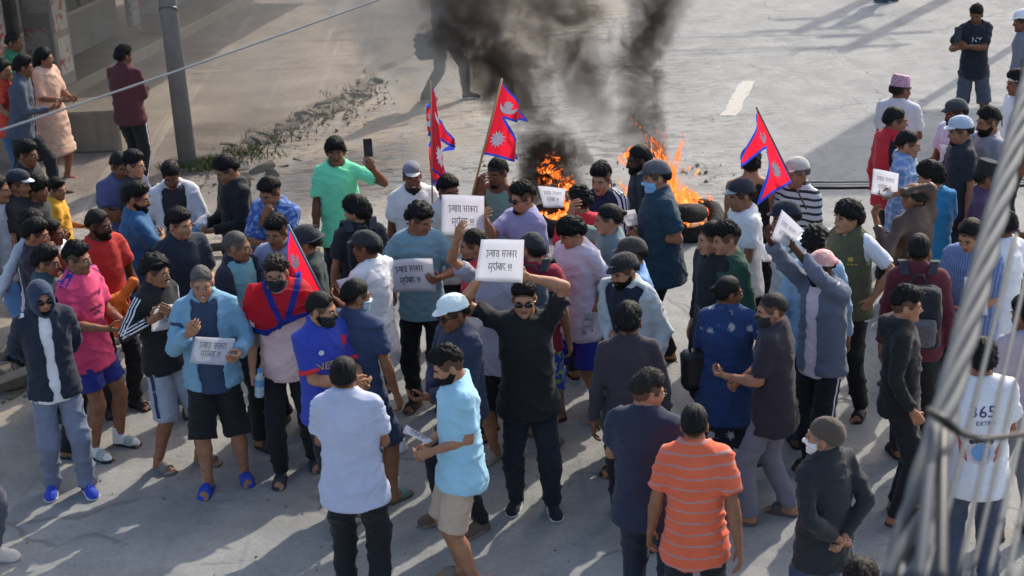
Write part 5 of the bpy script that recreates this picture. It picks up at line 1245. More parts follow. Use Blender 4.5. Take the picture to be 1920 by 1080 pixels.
N(1853, 204, -75, 'bearded man in a grey t-shirt beside the pale grey cap', h=1.69, look=-80, top=('tee', '#8b8a90'), sk='b', hair=('crest', HB), ex=dict(beard='full'))
N(1831, 11, -8, 'boy in a navy t-shirt and grey shorts filming with a phone at the back', h=1.58, look=-25, pitch=16, b=.98, st='wide', top=('tee', '#1d222d', {'fit': 1.3, 'sleeve': .8, 'hem': -.11}), bot=('shorts', '#454a53', {'len': .92, 'fit': .7}), sk='c', hair=('thick', HB), R=('p', 1797, 90, -.28, (.6, .3, -1)), L=('p', 1813, 88, -.26, (.9, .2, -.6)), Lf='relax', shoe=('slide', '#33312f'), key='phoneboy')
N(1908, 133, -80, 'man with a white headband at the right edge', h=1.70, look=-80, top=('tee', '#c8c8cc'), sk='c', hair=('thick', HB), ex=dict(band='#c8c8c8'))
N(1858, 297, 70, 'man in a black topi cap and plum shirt behind the thick cable', h=1.68, look=80, top=('shirt', '#47304a'), sk='c', ex=dict(topi=('#1a1a1d',)), hair=('short', HB), L='front')
N(1816, 417, -40, 'man in a blue striped shirt reading a sheet beside the thick cable', h=1.70, look=-48, pitch=24, b=1.1, top=('shirt', cloth('#50648c', 'vstripe', '#7d90b4', .02, .4), {'sleeve': .95}), bot=('trousers', '#17181c'), sk='a', hair=('short', HB), L='front', R='front', key='bstripe')
N(1877, 395, -150, 'person in a white t-shirt behind the thick cable', h=1.70, look=-120, top=('tee', '#cfcfd4'), bot=('shorts', '#8a8590'), sk='c', hair=('thick', HB))
N(1725, 440, 168, 'man in a maroon jacket carrying a black backpack', h=1.70, look=160, b=1.05, top=('jacket', '#551c28'), bot=('trousers', '#1f2024'), sk='b', hair=('short', HB), key='maroon')
N(1702, 542, 80, 'young man in a black hoodie and black trousers facing right', h=1.66, look=85, top=('hoodie', '#131417'), bot=('trousers', '#14151c'), sk='a', hair=('quiff', HB), L='pocket', R='pocket', shoe=('slide', '#4a2f26'))
N(1842, 640, 172, 'person in a white printed sports t-shirt seen from behind through the cables', h=1.70, look=176, b=1.08, top=('tee', '#cfcfd8', {'fit': 1.3, 'hem': -.16}), bot=('trousers', '#3d4456', {'fit': 1.2}), sk='b', hair=('thick', HB), L='swing', R='front', shoe=('slide', '#333844'), key='shirt365')
N(1545, 782, -150, 'elderly man in a brown beanie and white mask with hands behind his back', h=1.60, look=-110, pitch=4, b=1.04, top=('jacket', '#24262b', {'hem': -.16}), bot=('trousers', '#31415a'), sk='a', ex=dict(beanie=('#4a4036',), mask='#d4d6d4'), hair=('buzz', '#77736c'), L='back', R='back', res=.016, key='beanie')
N(1614, 1056, 170, 'person whose dark hair just shows at the bottom edge', h=1.66, top=('tee', '#2b2d33'), sk='b', hair=('thick', '#1e1612'))
N(1925, 560, -170, 'person in grey sweat trousers at the right edge behind the cables', h=1.68, look=-150, top=('tee', '#9a8f98'), bot=('trousers', '#6d6f78'), sk='c', hair=('thick', HB))
N(1918, 17, -100, 'person with a white cap cut by the top right corner', h=1.68, look=-95, top=('tee', '#6b6f78'), sk='c', ex=dict(cap=('#d4d4d8', '#d4d4d8')), hair=('short', HB), res=.024)
g_ = at(838, 187); N(0, 0, 75, 'person half lost in smoke walking past with a bag', h=1.70, top=('jacket', '#39414e'), bot=('trousers', '#262b34'), sk='c', gnd=(g_.x, g_.y), st='walkL', L='swing', R='fore', Rf='fist', shoe=('sneaker', '#202428', '#c8c8c8'), key='smoke', res=.022)
g_ = at(1669, 3); N(0, 0, -140, 'person whose shoes just show at the top edge of the road', h=1.70, top=('tee', '#4b5a66'), bot=('trousers', '#23262c'), sk='c', gnd=(g_.x, g_.y), shoe=('sneaker', '#3a4450', '#70767c'), res=.024)
g_ = at(-4, 1062); N(0, 0, 70, 'person whose pale slipper shows at the bottom left corner', h=1.66, top=('tee', '#c8c2bc'), bot=('trousers', '#4b4e57'), sk='b', gnd=(g_.x - .1, g_.y), shoe=('sneaker', '#d5c2b4', '#e0d8d0'))
# ------------------------------------------------------------------ placards and sheets
def translucent(t, c, f):
    tr = t.add('ShaderNodeBsdfTranslucent'); tr.inputs[0].default_value = lin(c); mx = t.add('ShaderNodeMixShader'); mx.inputs[0].default_value = f
    t.l.new(t.b.outputs[0], mx.inputs[1]); t.l.new(tr.outputs[0], mx.inputs[2]); t.l.new(mx.outputs[0], t.out.inputs[0]); return t.m
def flagcloth(c):
    t = NT('flag_cloth_' + c.strip('#')); t.base(lin(c)); t.p(Roughness=.7, Sheen_Weight=.1); t.bump(t.noise(60, 2), .1, .004); return translucent(t, c, .6)
def paper_mat(name):
    t = NT('paper'); t.base(t.mix(t.noise(5, 3), lin('#dfdfe5'), lin('#e8e8ec'))); t.p(Roughness=.75); t.bump(t.noise(9, 3, .6, dist=.6), .25, .01); return translucent(t, '#f0f0f4', .6)
PAPER = mat('paper', paper_mat); INK = plain('#2b2b33', .8)
def py_(k): return PEOPLE[k]['rootw'].y
def placard(label, cor, Y, text=True, bend=(.0, .0), flip=False, ink=1.0, name='placard', cat='placard', group='protest placards and papers', fs=.100, l1=.58, l2=.27, sun=0):
    """cor: TL, TR, BR, BL in pixels; Y: distance of each corner"""
    Y = Y if isinstance(Y, (list, tuple)) else [Y] * 4
    P = [aty(c[0], c[1], y) for c, y in zip(cor, Y)]
    nrm = (P[1] - P[0]).cross(P[0] - P[3]).normalized()
    if nrm.y > 0: nrm = -nrm
    W = ((P[1] - P[0]).length + (P[2] - P[3]).length) / 2; H = ((P[0] - P[3]).length + (P[1] - P[2]).length) / 2
    def S(u, v, off=0.0):
        a = P[3].lerp(P[2], u); b_ = P[0].lerp(P[1], u)
        p = a.lerp(b_, v); k = bend[0] * math.sin(math.pi * u) + bend[1] * (v - .5) ** 2 * 4 + .006 * math.sin(u * 5 + v * 3)
        return p + nrm * (k + off)
    o0 = S(.5, .5); NX, NY = 10, 8; V = []; Fc = []
    for side in (.0006, -.0006):
        for j in range(NY + 1):
            for i in range(NX + 1): V.append(S(i / NX, j / NY, side) - o0)
    st = (NX + 1) * (NY + 1)
    for j in range(NY):
        for i in range(NX):
            a = j * (NX + 1) + i; Fc.append((a, a + 1, a + NX + 2, a + NX + 1)); Fc.append((st + a, st + a + NX + 1, st + a + NX + 2, st + a + 1))
    ed = [j for j in range(NX + 1)] + [(j + 1) * (NX + 1) + NX for j in range(NY)] + [NY * (NX + 1) + NX - 1 - j for j in range(NX)] + [(NY - 1 - j) * (NX + 1) for j in range(NY - 1)]
    for a, b_ in zip(ed, ed[1:] + ed[:1]): Fc.append((b_, a, st + a, st + b_))
    me = bpy.data.meshes.new(name); me.from_pydata([tuple(x) for x in V], [], Fc); me.materials.append(PAPER); me.polygons.foreach_set('use_smooth', np.ones(len(Fc), bool))
    o = link(name, me); o.location = o0; tag(o, label, cat, group)
    if text:
        V, Fc = [], []
        sv = fs * W / H * 1.55
        ln = [(q, 1) for q in dev_line(SIGN1, 1, 0, 0)], [(q, 2) for q in dev_line(SIGN2, 1, 0, 0)]
        for L, y0 in zip(ln, (l1, l2)):
            for stq, _ in L:
                st2 = [((.5 + x * fs) if not flip else (.5 - x * fs), y0 + y * sv) for x, y in stq]
                for pts, fcs in stroke_shapes([[(x * W, y * H) for x, y in st2]], .0115 * ink * W):
                    k = len(V); V += [S(x / W, y / H, .0022) - o0 for x, y in pts]; Fc += [tuple(i + k for i in f) for f in fcs]
        me = bpy.data.meshes.new('lettering'); me.from_pydata([tuple(x) for x in V], [], Fc); me.materials.append(INK); link('lettering', me, o)
    return o
yb = py_('blackt'); yl = py_('lilac'); yc = py_('curly')
placard('white placard held overhead by the man in black t-shirt and sunglasses', [(902, 449), (983, 449), (980, 531), (890, 526)], [yb - .20] * 2 + [yb - .22] * 2, ink=1.3)
placard('white placard held high between the lilac shirt and the grey cap', [(828, 365), (908, 367), (908, 444), (828, 440)], yl - .32, ink=1.3)
placard('wide white placard held at the waist by the man in the grey teal t-shirt', [(716, 492), (811, 484), (818, 548), (727, 550)], yc - .30, bend=(-.03, 0), fs=.080, ink=1.3, l1=.60, l2=.26)
placard('curled paper held out by the ponytailed man over the fire', [(1008, 347), (1061, 352), (1056, 388), (1019, 387)], py_('pony') + .02, bend=(0, .02))
placard('tilted white placard held by the man in the light blue jacket', [(366, 631), (442, 635), (424, 685), (355, 681)], [py_('teal') - .26] * 2 + [py_('teal') - .34] * 2)
placard('paper held by the smiling young man in the black track top', [(286, 576), (334, 568), (334, 614), (284, 622)], py_('adidas') - .24)
placard('white placard raised by the man in the brown leather jacket', [(1637, 316), (1685, 325), (1682, 373), (1633, 363)], py_('brown') - .02)
placard('paper lifted in front of a navy cap by the man in the slate jacket', [(1466, 393), (1508, 432), (1478, 462), (1445, 447)], py_('scarf') - .18)
placard('sheet held against the chest by the man in the charcoal cap', [(1762, 270), (1796, 276), (1792, 330), (1764, 326)], py_('charcoal') - .35, fs=.09)
placard('paper dangling from the hand of the boy in the white t-shirt', [(1094, 582), (1118, 586), (1112, 622), (1090, 628)], py_('whiteboy') - .16, fs=.1)
placard('sheet of paper read by the man in the sky blue t-shirt', [(762, 797), (812, 827), (800, 832), (755, 812)], [py_('sky') - .02, py_('sky') - .12, py_('sky') - .20, py_('sky') - .06], bend=(.015, 0))
placard('folded paper held by the man in the slate navy t-shirt', [(664, 636), (677, 668), (680, 720), (666, 700)], py_('bluetee') - .12, text=False, bend=(.01, 0))
placard('paper held by the man in the black cap with the white t-shirt', [(630, 526), (700, 506), (716, 522), (646, 556)], [py_('whitecap') - .12] * 2 + [py_('whitecap') - .2] * 2, text=False)
placard('paper drooping beside the navy track jacket', [(1158, 398), (1190, 392), (1202, 422), (1176, 424)], [py_('navytrack') - .2] * 4, fs=.1)
placard('large white sheet read by the man in the blue striped shirt', [(1808, 520), (1850, 520), (1852, 592), (1806, 590)], py_('bstripe') - .35, text=False)
placard('paper held at the chest by the man in the navy cap with grey brim', [(1416, 446), (1440, 462), (1450, 492), (1430, 490)], py_('whitecap2') - .24, text=False)
placard('white paper held by the woman in the orange red top', [(20, 172), (40, 184), (46, 204), (30, 196)], py_('orangew') - .3, text=False)
gp = [at(828, 948), at(848, 958), at(850, 990), at(818, 990)]
pm = MB().add([(p.x, p.y, .006 + .012 * (i == 2)) for i, p in enumerate(gp)], [(3, 2, 1, 0)]).build('dropped_paper', PAPER); tag(pm, 'pale sheet of paper lying flat on the road behind the beige shorts', 'paper')
# ------------------------------------------------------------------ flags
CRIM, BLUE, WHT = flagcloth('#dc2238'), flagcloth('#2c40b0'), plain('#f0e2e6', .7)
def flag(label, p_low, p_top, hoist, fly, ripple=(.05, 9, 0.), pr=.009, polec='#b08c62', droop=.0, name='flag'):
    """double pennon on a stick: p_low..p_top the stick, hoist length measured from its top"""
    p_low, p_top = Vector(p_low), Vector(p_top); ax = (p_top - p_low).normalized(); fly = Vector(fly).normalized(); fly0 = (fly - ax * fly.dot(ax) * .0)
    n = ax.cross(fly0).normalized(); o = empty(name, p_low); tag(o, label, 'flag', 'red pennon flags carried by the crowd')
    MB().tube([(0, 0, 0), tuple(p_top + ax * .02 - p_low)], pr, 8).build('flagpole', plain(polec, .6), o, True)
    b0 = p_top - ax * hoist - p_low
    def D(u, v, off):
        ph = ripple[2]; k = u * ripple[1]
        w_ = n * (ripple[0] * math.sin(k + ph + v * 2.5) * min(1, u * 4) + ripple[0] * .4 * math.sin(2.3 * k + v * 5 + ph) * min(1, u * 4)) * hoist
        return b0 + ax * (v * hoist) + fly0 * (u * hoist) - Vector((0, 0, droop * u * u * hoist)) + w_ + n * off
    q = .53; bw = .032
    def region(right, v0, v1, nv, nu, upper):
        rows = ([v0 + bw * .0, v0 + bw] if True else []) + [v0 + bw + (v1 - v0 - bw) * j / nv for j in range(1, nv + 1)]
        V, FR, FB = [], [], []; us = []
        for v in rows:
            r = max(.002, right(v)); e = min(bw * 1.45, r * .42); l = min(bw * .55, r * .2)
            us.append([0, l] + [l + (r - e - l) * i / nu for i in range(1, nu + 1)] + [r])
        n1 = nu + 3
        for j, v in enumerate(rows): V += [tuple(D(u, v, 0)) for u in us[j]]
        for j in range(len(rows) - 1):
            for i in range(n1 - 1):
                a = j * n1 + i; f = (a, a + 1, a + n1 + 1, a + n1); um = (us[j][i] + us[j][i + 1]) / 2
                rim = i == 0 or i == n1 - 2 or (j == 0 and (not upper or um > .75 - q - bw * 1.45))
                (FB if rim else FR).append(f)
        for nm, m, Fc in (('field', CRIM, FR), ('border', BLUE, FB)):
            me = bpy.data.meshes.new(nm); me.from_pydata(V, [], Fc); me.materials.append(m); me.polygons.foreach_set('use_smooth', np.ones(len(Fc), bool)); link(nm, me, o)
    region(lambda v: .75 - v, 0, q, 14, 12, False); region(lambda v: .75 * (1 - v) / (1 - q), q, 1, 14, 12, True)
    def emblem(pts, c, nm):
        V, Fc = [], []
        for side in (1, -1):
            k = len(V); V.append(tuple(D(c[0], c[1], side * .0022))); V += [tuple(D(x, y, side * .0022)) for x, y in pts]
            for i in range(len(pts)): f = (k, k + 1 + i, k + 1 + (i + 1) % len(pts)); Fc.append(f if side == 1 else f[::-1])
        me = bpy.data.meshes.new(nm); me.from_pydata(V, [], Fc); me.materials.append(WHT); link(nm, me, o)
    c = (.20, .24); emblem([(c[0] + (.125 if i % 2 == 0 else .078) * math.cos(i * math.pi / 12), c[1] + (.125 if i % 2 == 0 else .078) * math.sin(i * math.pi / 12)) for i in range(24)], c, 'sun_emblem')
    c = (.20, .69); N = 14
    cres = [(c[0] + .115 * math.cos(math.pi + math.pi * i / N), c[1] + .02 + .115 * math.sin(math.pi + math.pi * i / N)) for i in range(N + 1)] + [(c[0] + .105 * math.cos(-math.pi * i / N), c[1] + .03 + .055 * math.sin(-math.pi * i / N)) for i in range(N + 1)]
    V, Fc = [], []
    for side in (1, -1):
        k = len(V); V += [tuple(D(x, y, side * .0022)) for x, y in cres]
        for i in range(N): f = (k + i, k + i + 1, k + 2 * N - i, k + 2 * N + 1 - i); Fc.append(f if side == 1 else f[::-1])
    me = bpy.data.meshes.new('moon_emblem'); me.from_pydata(V, [], Fc); me.materials.append(WHT); link('moon_emblem', me, o)
    emblem([(c[0] + (.062 if i % 2 == 0 else .042) * math.cos(i * math.pi / 10), c[1] + .022 + (.062 if i % 2 == 0 else .042) * math.sin(i * math.pi / 10)) for i in range(20)], (c[0], c[1] + .022), 'moon_star')
    return o
yt = py_('tank') - .22
flag('flag on a wooden stick held by the man in the sea green tank top', aty(884, 372, yt), aty(940, 152, yt), (aty(940, 152, yt) - aty(903, 290, yt)).length, (.58, .58, -.30), (.075, 9, .5))
ys = py_('smile') - .35
flag('narrow folded flag on a thin stick beside the smiling man in a grey cap', aty(811, 400, ys), aty(807, 156, ys), (aty(807, 156, ys) - aty(804, 318, ys)).length, (.20, .66, -.62), (.10, 13, 2.2), .006, '#8a7a5c')
yr = py_('striped') - .35
flag('flag leaning left above the older man in the striped polo', aty(1512, 392, yr), aty(1420, 205, yr), (aty(1420, 205, yr) - aty(1487, 340, yr)).length, (-.36, .68, -.52), (.085, 8, 1.0), .007, '#5a4a3a')
yp = py_('flagman') + .22
flag('flag sloping behind the man in the black mask and flag shawl', aty(628, 596, yp), aty(542, 426, yp), (aty(542, 426, yp) - aty(608, 553, yp)).length * 1.15, (-.50, .5, -.62), (.04, 7, .3), .010, '#6f7a90')
# flag worn as a shawl
c = PEOPLE['flagman']; G = Field((-.45, -.35, 1.0), (.45, .35, 1.62), .0105); O_, T_ = c['O'], np.array(c['T'])
G.loft(O_, T_, [.22, .36, .46, .53, .585, .61], [.205, .215, .205, .150, .092, .075], [.150, .160, .142, .115, .088, .075], [0] * 6, .02)
for sgn in (1, -1):
    a, e = c['AR'][sgn][:2]; G.cone(c['LO'](0, .018, .568), .078, c['LO'](.125 * sgn, .012, .515), .082, .04); G.cone(a, .092, a.lerp(e, .5), .098, .04, flat=True)
oz = c['O'].z
G.cut(lambda X, Y, Z: (oz + .31 + .28 * X - .16 * np.clip(Y * 8 + .3, 0, 1) + .02 * np.sin(X * 19) - Z) * .9)
G.ell(c['LO'](0, -.02, .63), (.078, .10, .10), .01, 'd')
G.cone(c['LO'](.0, -.20, .64), .085, c['LO'](.03, -.20, .40), .020, .015, 'd')
v, q = G.mesh(); v = folds(v, vnormals(v, q), 77, .024, 44); cq = v[q].mean(1)
edge = (cq[:, 2] < oz + .31 + .28 * cq[:, 0] - .16 * np.clip(cq[:, 1] * 8 + .3, 0, 1) + .02 * np.sin(cq[:, 0] * 19) + .042)
vee = (cq[:, 1] < .06) & (np.abs(np.abs(cq[:, 0] - .03) - (.02 + (cq[:, 2] - oz - .36) * .40)) < .024) & (cq[:, 2] > oz + .33)
so = link('flag_shawl', mkmesh('flag_shawl', v * c['s'], q, [CRIM, BLUE], (edge | vee).astype(int))); so.location = c['root'].location; so.rotation_euler = c['root'].rotation_euler
tag(so, 'red flag with blue border draped over the shoulders of the man in the black mask', 'flag')
# ------------------------------------------------------------------ things in hands
def phone(ctx, sgn, label, tilt=0.0):
    p, X, Y, Z = handpos(ctx, sgn, .10, .035); o = empty('phone', p); tag(o, label, 'phone', 'phones in hands')
    R = Matrix((X, Y, Z)).transposed(); R = R if R.determinant() > 0 else Matrix((-X, Y, Z)).transposed(); o.rotation_euler = R.to_euler()
    MB().box((0, 0, .045), (.076, .009, .158), bev=.003).build('case', plain('#15161a', .35), o); MB().box((0, -.0052, .045), (.070, .001, .150)).build('screen', plain('#0a0b0e', .08), o)
    MB().box((.018, .006, .10), (.028, .004, .034), bev=.001).build('camera_bump', plain('#0c0c0e', .2), o)
def phone_at(px, py, Y, label, rz=0, rx=0):
    p = aty(px, py, Y); o = empty('phone', p); tag(o, label, 'phone', 'phones in hands'); o.rotation_euler = (rx, 0, rz)
    MB().box((0, 0, 0), (.076, .009, .158), bev=.003).build('case', plain('#15161a', .35), o); MB().box((0, .0052, 0), (.070, .001, .150)).build('screen', plain('#0a0b0e', .08), o)
    MB().box((.018, -.006, .05), (.028, .004, .034), bev=.001).build('camera_bump', plain('#0c0c0e', .2), o)
phone_at(690, 277, py_('green') - .24, 'black phone raised by the young man in the bright green t-shirt', .1, -.1)
phone_at(1796, 64, py_('phoneboy') - .27, 'black phone held up by the boy at the back', -.25, -.3)
phone(PEOPLE['pink'], 1, 'black phone in the hands of the teenager in the pink jersey')
def bottle(p, label, rot=(0, 0, 0), cap='#3f8fc4'):
    o = empty('water_bottle', p); tag(o, label, 'bottle', 'plastic water bottles'); o.rotation_euler = rot
    def f(name):
        t = NT('clear_plastic'); t.base(lin('#c9dbe6')); t.p(Roughness=.12, Alpha=.62, IOR=1.4); t.b.inputs['Specular IOR Level'].default_value = .6; return t.m
    prof = [(0, .030), (.008, .034), (.03, .034), (.036, .031), (.042, .034), (.075, .034), (.081, .031), (.087, .034), (.15, .034), (.185, .016), (.20, .0145)]
    MB().tube([(0, 0, z) for z, r in prof], [r for z, r in prof], 14).build('bottle_body', mat('clearp', f), o, True)
    MB().tube([(0, 0, .198), (0, 0, .220)], .017, 14).build('bottle_cap', plain(cap, .4), o); MB().tube([(0, 0, .090), (0, 0, .145)], .0346, 14, False).build('label', plain('#5f93c0', .5), o, True)
p, X, Y, Z = handpos(PEOPLE['flagman'], -1, .08, .04); bottle(p + Vector((.0, -.02, -.10)), 'clear water bottle with blue cap in the hand of the man in the flag shawl', (.1, .12, 0))
p, X, Y, Z = handpos(PEOPLE['whitejkt'], 1, .08, .02); bottle(p - Vector((.06, 0, .05)), 'blue labelled water bottle held by the man in the white and black jacket', (0, .9, -.3), '#e0e4ea')
p, X, Y, Z = handpos(PEOPLE['greyjkt'], -1, .08, .03); bottle(p - Vector((0, 0, .10)), 'small clear bottle held low by the bearded man in the pale grey jacket', (.1, 0, 0))
# bags
def softbox(name, size, m, loc, rz, seed, parent=None, rnd=.06, amp=.012, h=.02):
    F = Field([-x / 2 - .05 for x in size], [x / 2 + .05 for x in size], h); X, Y, Z = F.ax[0][:, None, None], F.ax[1][None, :, None], F.ax[2][None, None, :]
    dx, dy, dz = (np.abs(A) - (s_ / 2 - rnd) for A, s_ in zip((X, Y, Z), size)); F.D = (np.sqrt(np.maximum(dx, 0) ** 2 + np.maximum(dy, 0) ** 2 + np.maximum(dz, 0) ** 2) + np.minimum(np.maximum(np.maximum(dx, dy), dz), 0) - rnd).astype(np.float32)
    v, q = F.mesh(); v = folds(v, vnormals(v, q), seed, amp, 50); o = link(name, mkmesh(name, v, q, m), parent); o.location = loc; o.rotation_euler = (0, 0, rz); return o
def backpack(key, label, c1, c2, size=(.32, .17, .46), dz=.34, seed=3):
    c = PEOPLE[key]; s = c['s']; W = Matrix.Translation(c['rootw']) @ rotz(c['phi']).to_4x4()
    p = W @ (c['LO'](0, .20, dz) * s); o = empty('backpack', p, c['phi']); tag(o, label, 'backpack')
    softbox('main_pocket', size, cloth(c1), (0, 0, 0), 0, seed, o); softbox('front_pocket', (size[0] * .8, .07, size[2] * .45), cloth(c2), (0, size[1] / 2 + .01, -.08), 0, seed + 1, o, .03)
    for sgn in (1, -1):
        pts = [c['LO'](.09 * sgn, .11, .56), c['LO'](.105 * sgn, .055, .615), c['LO'](.115 * sgn, -.03, .60), c['LO'](.122 * sgn, -.115, .50), c['LO'](.13 * sgn, -.135, .34), c['LO'](.165 * sgn, -.02, .18), c['LO'](.12 * sgn, .13, .16)]
        pts = [(rotz(-c['phi']) @ (W @ (x * s) - p)) for x in pts]
        # flattened strap
        mb = MB(); V = []; Fc = []
        for i, x in enumerate(pts):
            lat = Vector((1, 0, 0)) * .03; nn = Vector((0, 0, .012)) if i in (1, 2) else Vector((0, -.012 if i > 2 else .012, .004))
            V += [x - lat + nn * .4, x + lat + nn * .4, x + lat + nn * 1.6, x - lat + nn * 1.6]
            if i:
                k = 4 * i
                for e in range(4): Fc.append((k - 4 + e, k - 4 + (e + 1) % 4, k + (e + 1) % 4, k + e))
        mb.add(V, Fc).build('strap', cloth('#2e3038'), o)
    MB().tube([(-.05, -.06, size[2] / 2 - .01), (-.03, -.07, size[2] / 2 + .05), (.03, -.07, size[2] / 2 + .05), (.05, -.06, size[2] / 2 - .01)], .010, 8).build('haul_loop', cloth('#2e3038'), o, True)
    return o
backpack('maroon', 'black and grey backpack on the man in the maroon jacket', '#23242b', '#5e5a5c', dz=.28)
backpack('mop', 'black backpack on the young man with a mop of black hair', '#1a1b20', '#26272c', (.28, .14, .40))
backpack('crimson', 'grey patterned backpack on the person in the crimson t-shirt', '#4c5560', '#39414c', (.28, .14, .42), seed=9)
c = PEOPLE['redjkt']; ro = c['root']
ribbon(c, 'jacket', c['LO'](-.10, .0, .60), c['LO'](-.14, .12, .12), (0, 1, .3), (0,), .06, cloth('#15161a'), 'bag_strap')
c = PEOPLE['dress']; W = Matrix.Translation(c['rootw']) @ rotz(c['phi']).to_4x4()
hp = aty(1309, 692, c['rootw'].y + .02); hb_ = empty('handbag', hp, 0); tag(hb_, 'black leather handbag hanging from the shoulder of the woman in blue', 'handbag')
softbox('bag_body', (.24, .14, .30), plain('#17181d', .4), (0, 0, 0), .15, 21, hb_, .05, .010)
shp = W @ (c['LO'](.19, .0, .535) * c['s']) if (W @ (c['LO'](.19, 0, .5) * c['s'])).x < (W @ (c['LO'](-.19, 0, .5) * c['s'])).x else W @ (c['LO'](-.19, .0, .535) * c['s'])
for dy in (-.03, .03):
    MB().tube([(-.06, dy, .13), tuple((shp - hp) * .55 + Vector((-.06, dy, .0))), tuple(shp - hp + Vector((-.02, dy, .035))), tuple((shp - hp) * .6 + Vector((.07, dy, .0))), (.07, dy, .13)], .008, 8).build('bag_handle', plain('#17181d', .4), hb_, True)
c = PEOPLE['smoke']; p, X, Y, Z = handpos(c, -1, .1, .02); bp = aty(798, 88, c['rootw'].y - .1); bo = softbox('carrier_bag', (.30, .22, .36), plain('#3a4048', .6), bp, .3, 31, None, .10, .035); tag(bo, 'dark bulging bag carried by the person in the smoke', 'bag')
MB().tube([(-.06, 0, .17), tuple((p - bp) + Vector((0, 0, .02))), (.06, 0, .17)], .01, 8).build('bag_handle', plain('#2f343c', .6), bo, True)
# orange jacket tied round a waist
c = PEOPLE['red']; G = Field((-.35, -.35, .6), (.35, .35, 1.2), .016); O_ = c['O']
pr = [(-.06, -.15, .10), (.10, -.14, .11), (.18, -.04, .12), (.17, .09, .13), (0, .15, .14), (-.17, .09, .13), (-.18, -.04, .12), (-.06, -.15, .10)]
for a, b_ in zip(pr, pr[1:]): G.cone(O_ + Vector(a), .034, O_ + Vector(b_), .034, .02)
G.ell(O_ + Vector((.02, -.17, .10)), (.05, .04, .04), .02)
for a, b_ in (((.02, -.18, .09), (.12, -.21, -.13)), ((.0, -.18, .09), (-.06, -.22, -.16)), ((.05, -.18, .11), (.15, -.17, .20))): G.cone(O_ + Vector(a), .030, O_ + Vector(b_), .042, .02)
v, q = G.mesh(); v = folds(v, vnormals(v, q), 14, .012, 80) * c['s']; o = link('tied_jacket', mkmesh('tied_jacket', v, q, cloth('#c46a22')), c['root'])
# ------------------------------------------------------------------ print, stripes and marks on clothes
WH = plain('#d8d8dc', .7); DK = plain('#23263a', .7)
def rect(x0, y0, x1, y1, n=6):
    P, Fq = [], []
    for i in range(n + 1): P += [(x0 + (x1 - x0) * i / n, y0), (x0 + (x1 - x0) * i / n, y1)]
    for i in range(n): Fq.append((2 * i, 2 * i + 2, 2 * i + 3, 2 * i + 1))
    return (P, Fq)
def disc(cx, cy, r, n=14, r0=0):
    if r0: return ([(cx + rr * math.cos(2 * math.pi * i / n), cy + rr * math.sin(2 * math.pi * i / n)) for i in range(n) for rr in (r0, r)], [(2 * i, 2 * i + 1, (2 * i + 3) % (2 * n), (2 * i + 2) % (2 * n)) for i in range(n)])
    return ([(cx, cy)] + [(cx + r * math.cos(2 * math.pi * i / n), cy + r * math.sin(2 * math.pi * i / n)) for i in range(n)], [(0, 1 + i, 1 + (i + 1) % n) for i in range(n)])
def textshapes(s, size, x0, y0):
    cu = bpy.data.curves.new('lettering', 'FONT'); cu.body = s; cu.size = size; cu.align_x = 'CENTER'; cu.resolution_u = 2
    o = bpy.data.objects.new('lettering', cu); COL.objects.link(o); bpy.context.view_layer.update()
    me = bpy.data.meshes.new_from_object(o.evaluated_get(bpy.context.evaluated_depsgraph_get()))
    P = [(v.co.x + x0, v.co.y + y0) for v in me.vertices]; Fq = [tuple(p.vertices) for p in me.polygons]
    bpy.data.objects.remove(o); bpy.data.curves.remove(cu); bpy.data.meshes.remove(me); return (P, Fq)
def tick(x, y, s):
    up = [(-.5, -.02), (-.42, -.25), (-.25, -.28), (.1, -.1), (.55, .18)]; dn = [(-.5, -.02), (-.5, .1), (-.42, .2), (-.40, .12), (-.44, -.02)]
    P = [(-.46, .20), (-.52, .0), (-.46, -.2), (-.30, -.27), (-.05, -.18), (.25, -.02), (.60, .20), (.2, .02), (-.08, -.07), (-.28, -.10), (-.38, -.04), (-.42, .08)]
    return ([(x + a * s, y + b_ * s) for a, b_ in P], [(0, 1, 10, 11), (1, 2, 3, 10), (3, 9, 10), (3, 4, 8, 9), (4, 5, 7, 8), (5, 6, 7)])
def lines(x0, x1, y0, n, dy, h=.009, seed=1, gap=.008):
    r_ = random.Random(seed); out = []
    for k in range(n):
        x = x0 + r_.uniform(0, .02)
        while x < x1:
            w_ = r_.uniform(.012, .04); out.append(rect(x, y0 - k * dy, min(x + w_, x1), y0 - k * dy + h, 2)); x += w_ + gap
    return out
c = PEOPLE['pink']; z0 = c['O'].z
decal(c, 't_shirt', stroke_shapes(dev_line(SIGN1, .019, 0, z0 + .30) + dev_line(SIGN2[:1], .019, .0, z0 + .265), .0045), DK, (0, 0)); decal(c, 't_shirt', [disc(.075, z0 + .42, .024, 14, .012)], plain('#3a2a6a', .7), (0, 0), nm='badge')
PB = plain('#2b3794', .8)
for sgn in (1, -1): ribbon(c, 't_shirt', c['LO'](.05 * sgn, .02, .60), c['LO'](.20 * sgn, .0, .50), (0, -.25, 1), (-.02, .02), .05, PB, 'shoulder_panel')
c = PEOPLE['nepal']; z0 = c['O'].z; YE = plain('#c9a53a', .7)
decal(c, 'polo_shirt', [textshapes('NEPAL', .075, -.03, z0 + .30)], YE, (0, 0)); decal(c, 'polo_shirt', [([(.08, z0 + .40), (.15, z0 + .42), (.115, z0 + .44), (.15, z0 + .47), (.08, z0 + .49)], [(0, 1, 2), (0, 2, 4), (2, 3, 4)])], plain('#c22238', .7), (0, 0), nm='badge')
decal(c, 'polo_shirt', [disc(-.09, z0 + .42, .018, 10)], WH, (0, 0), nm='badge')
RD = plain('#c0262e', .8)
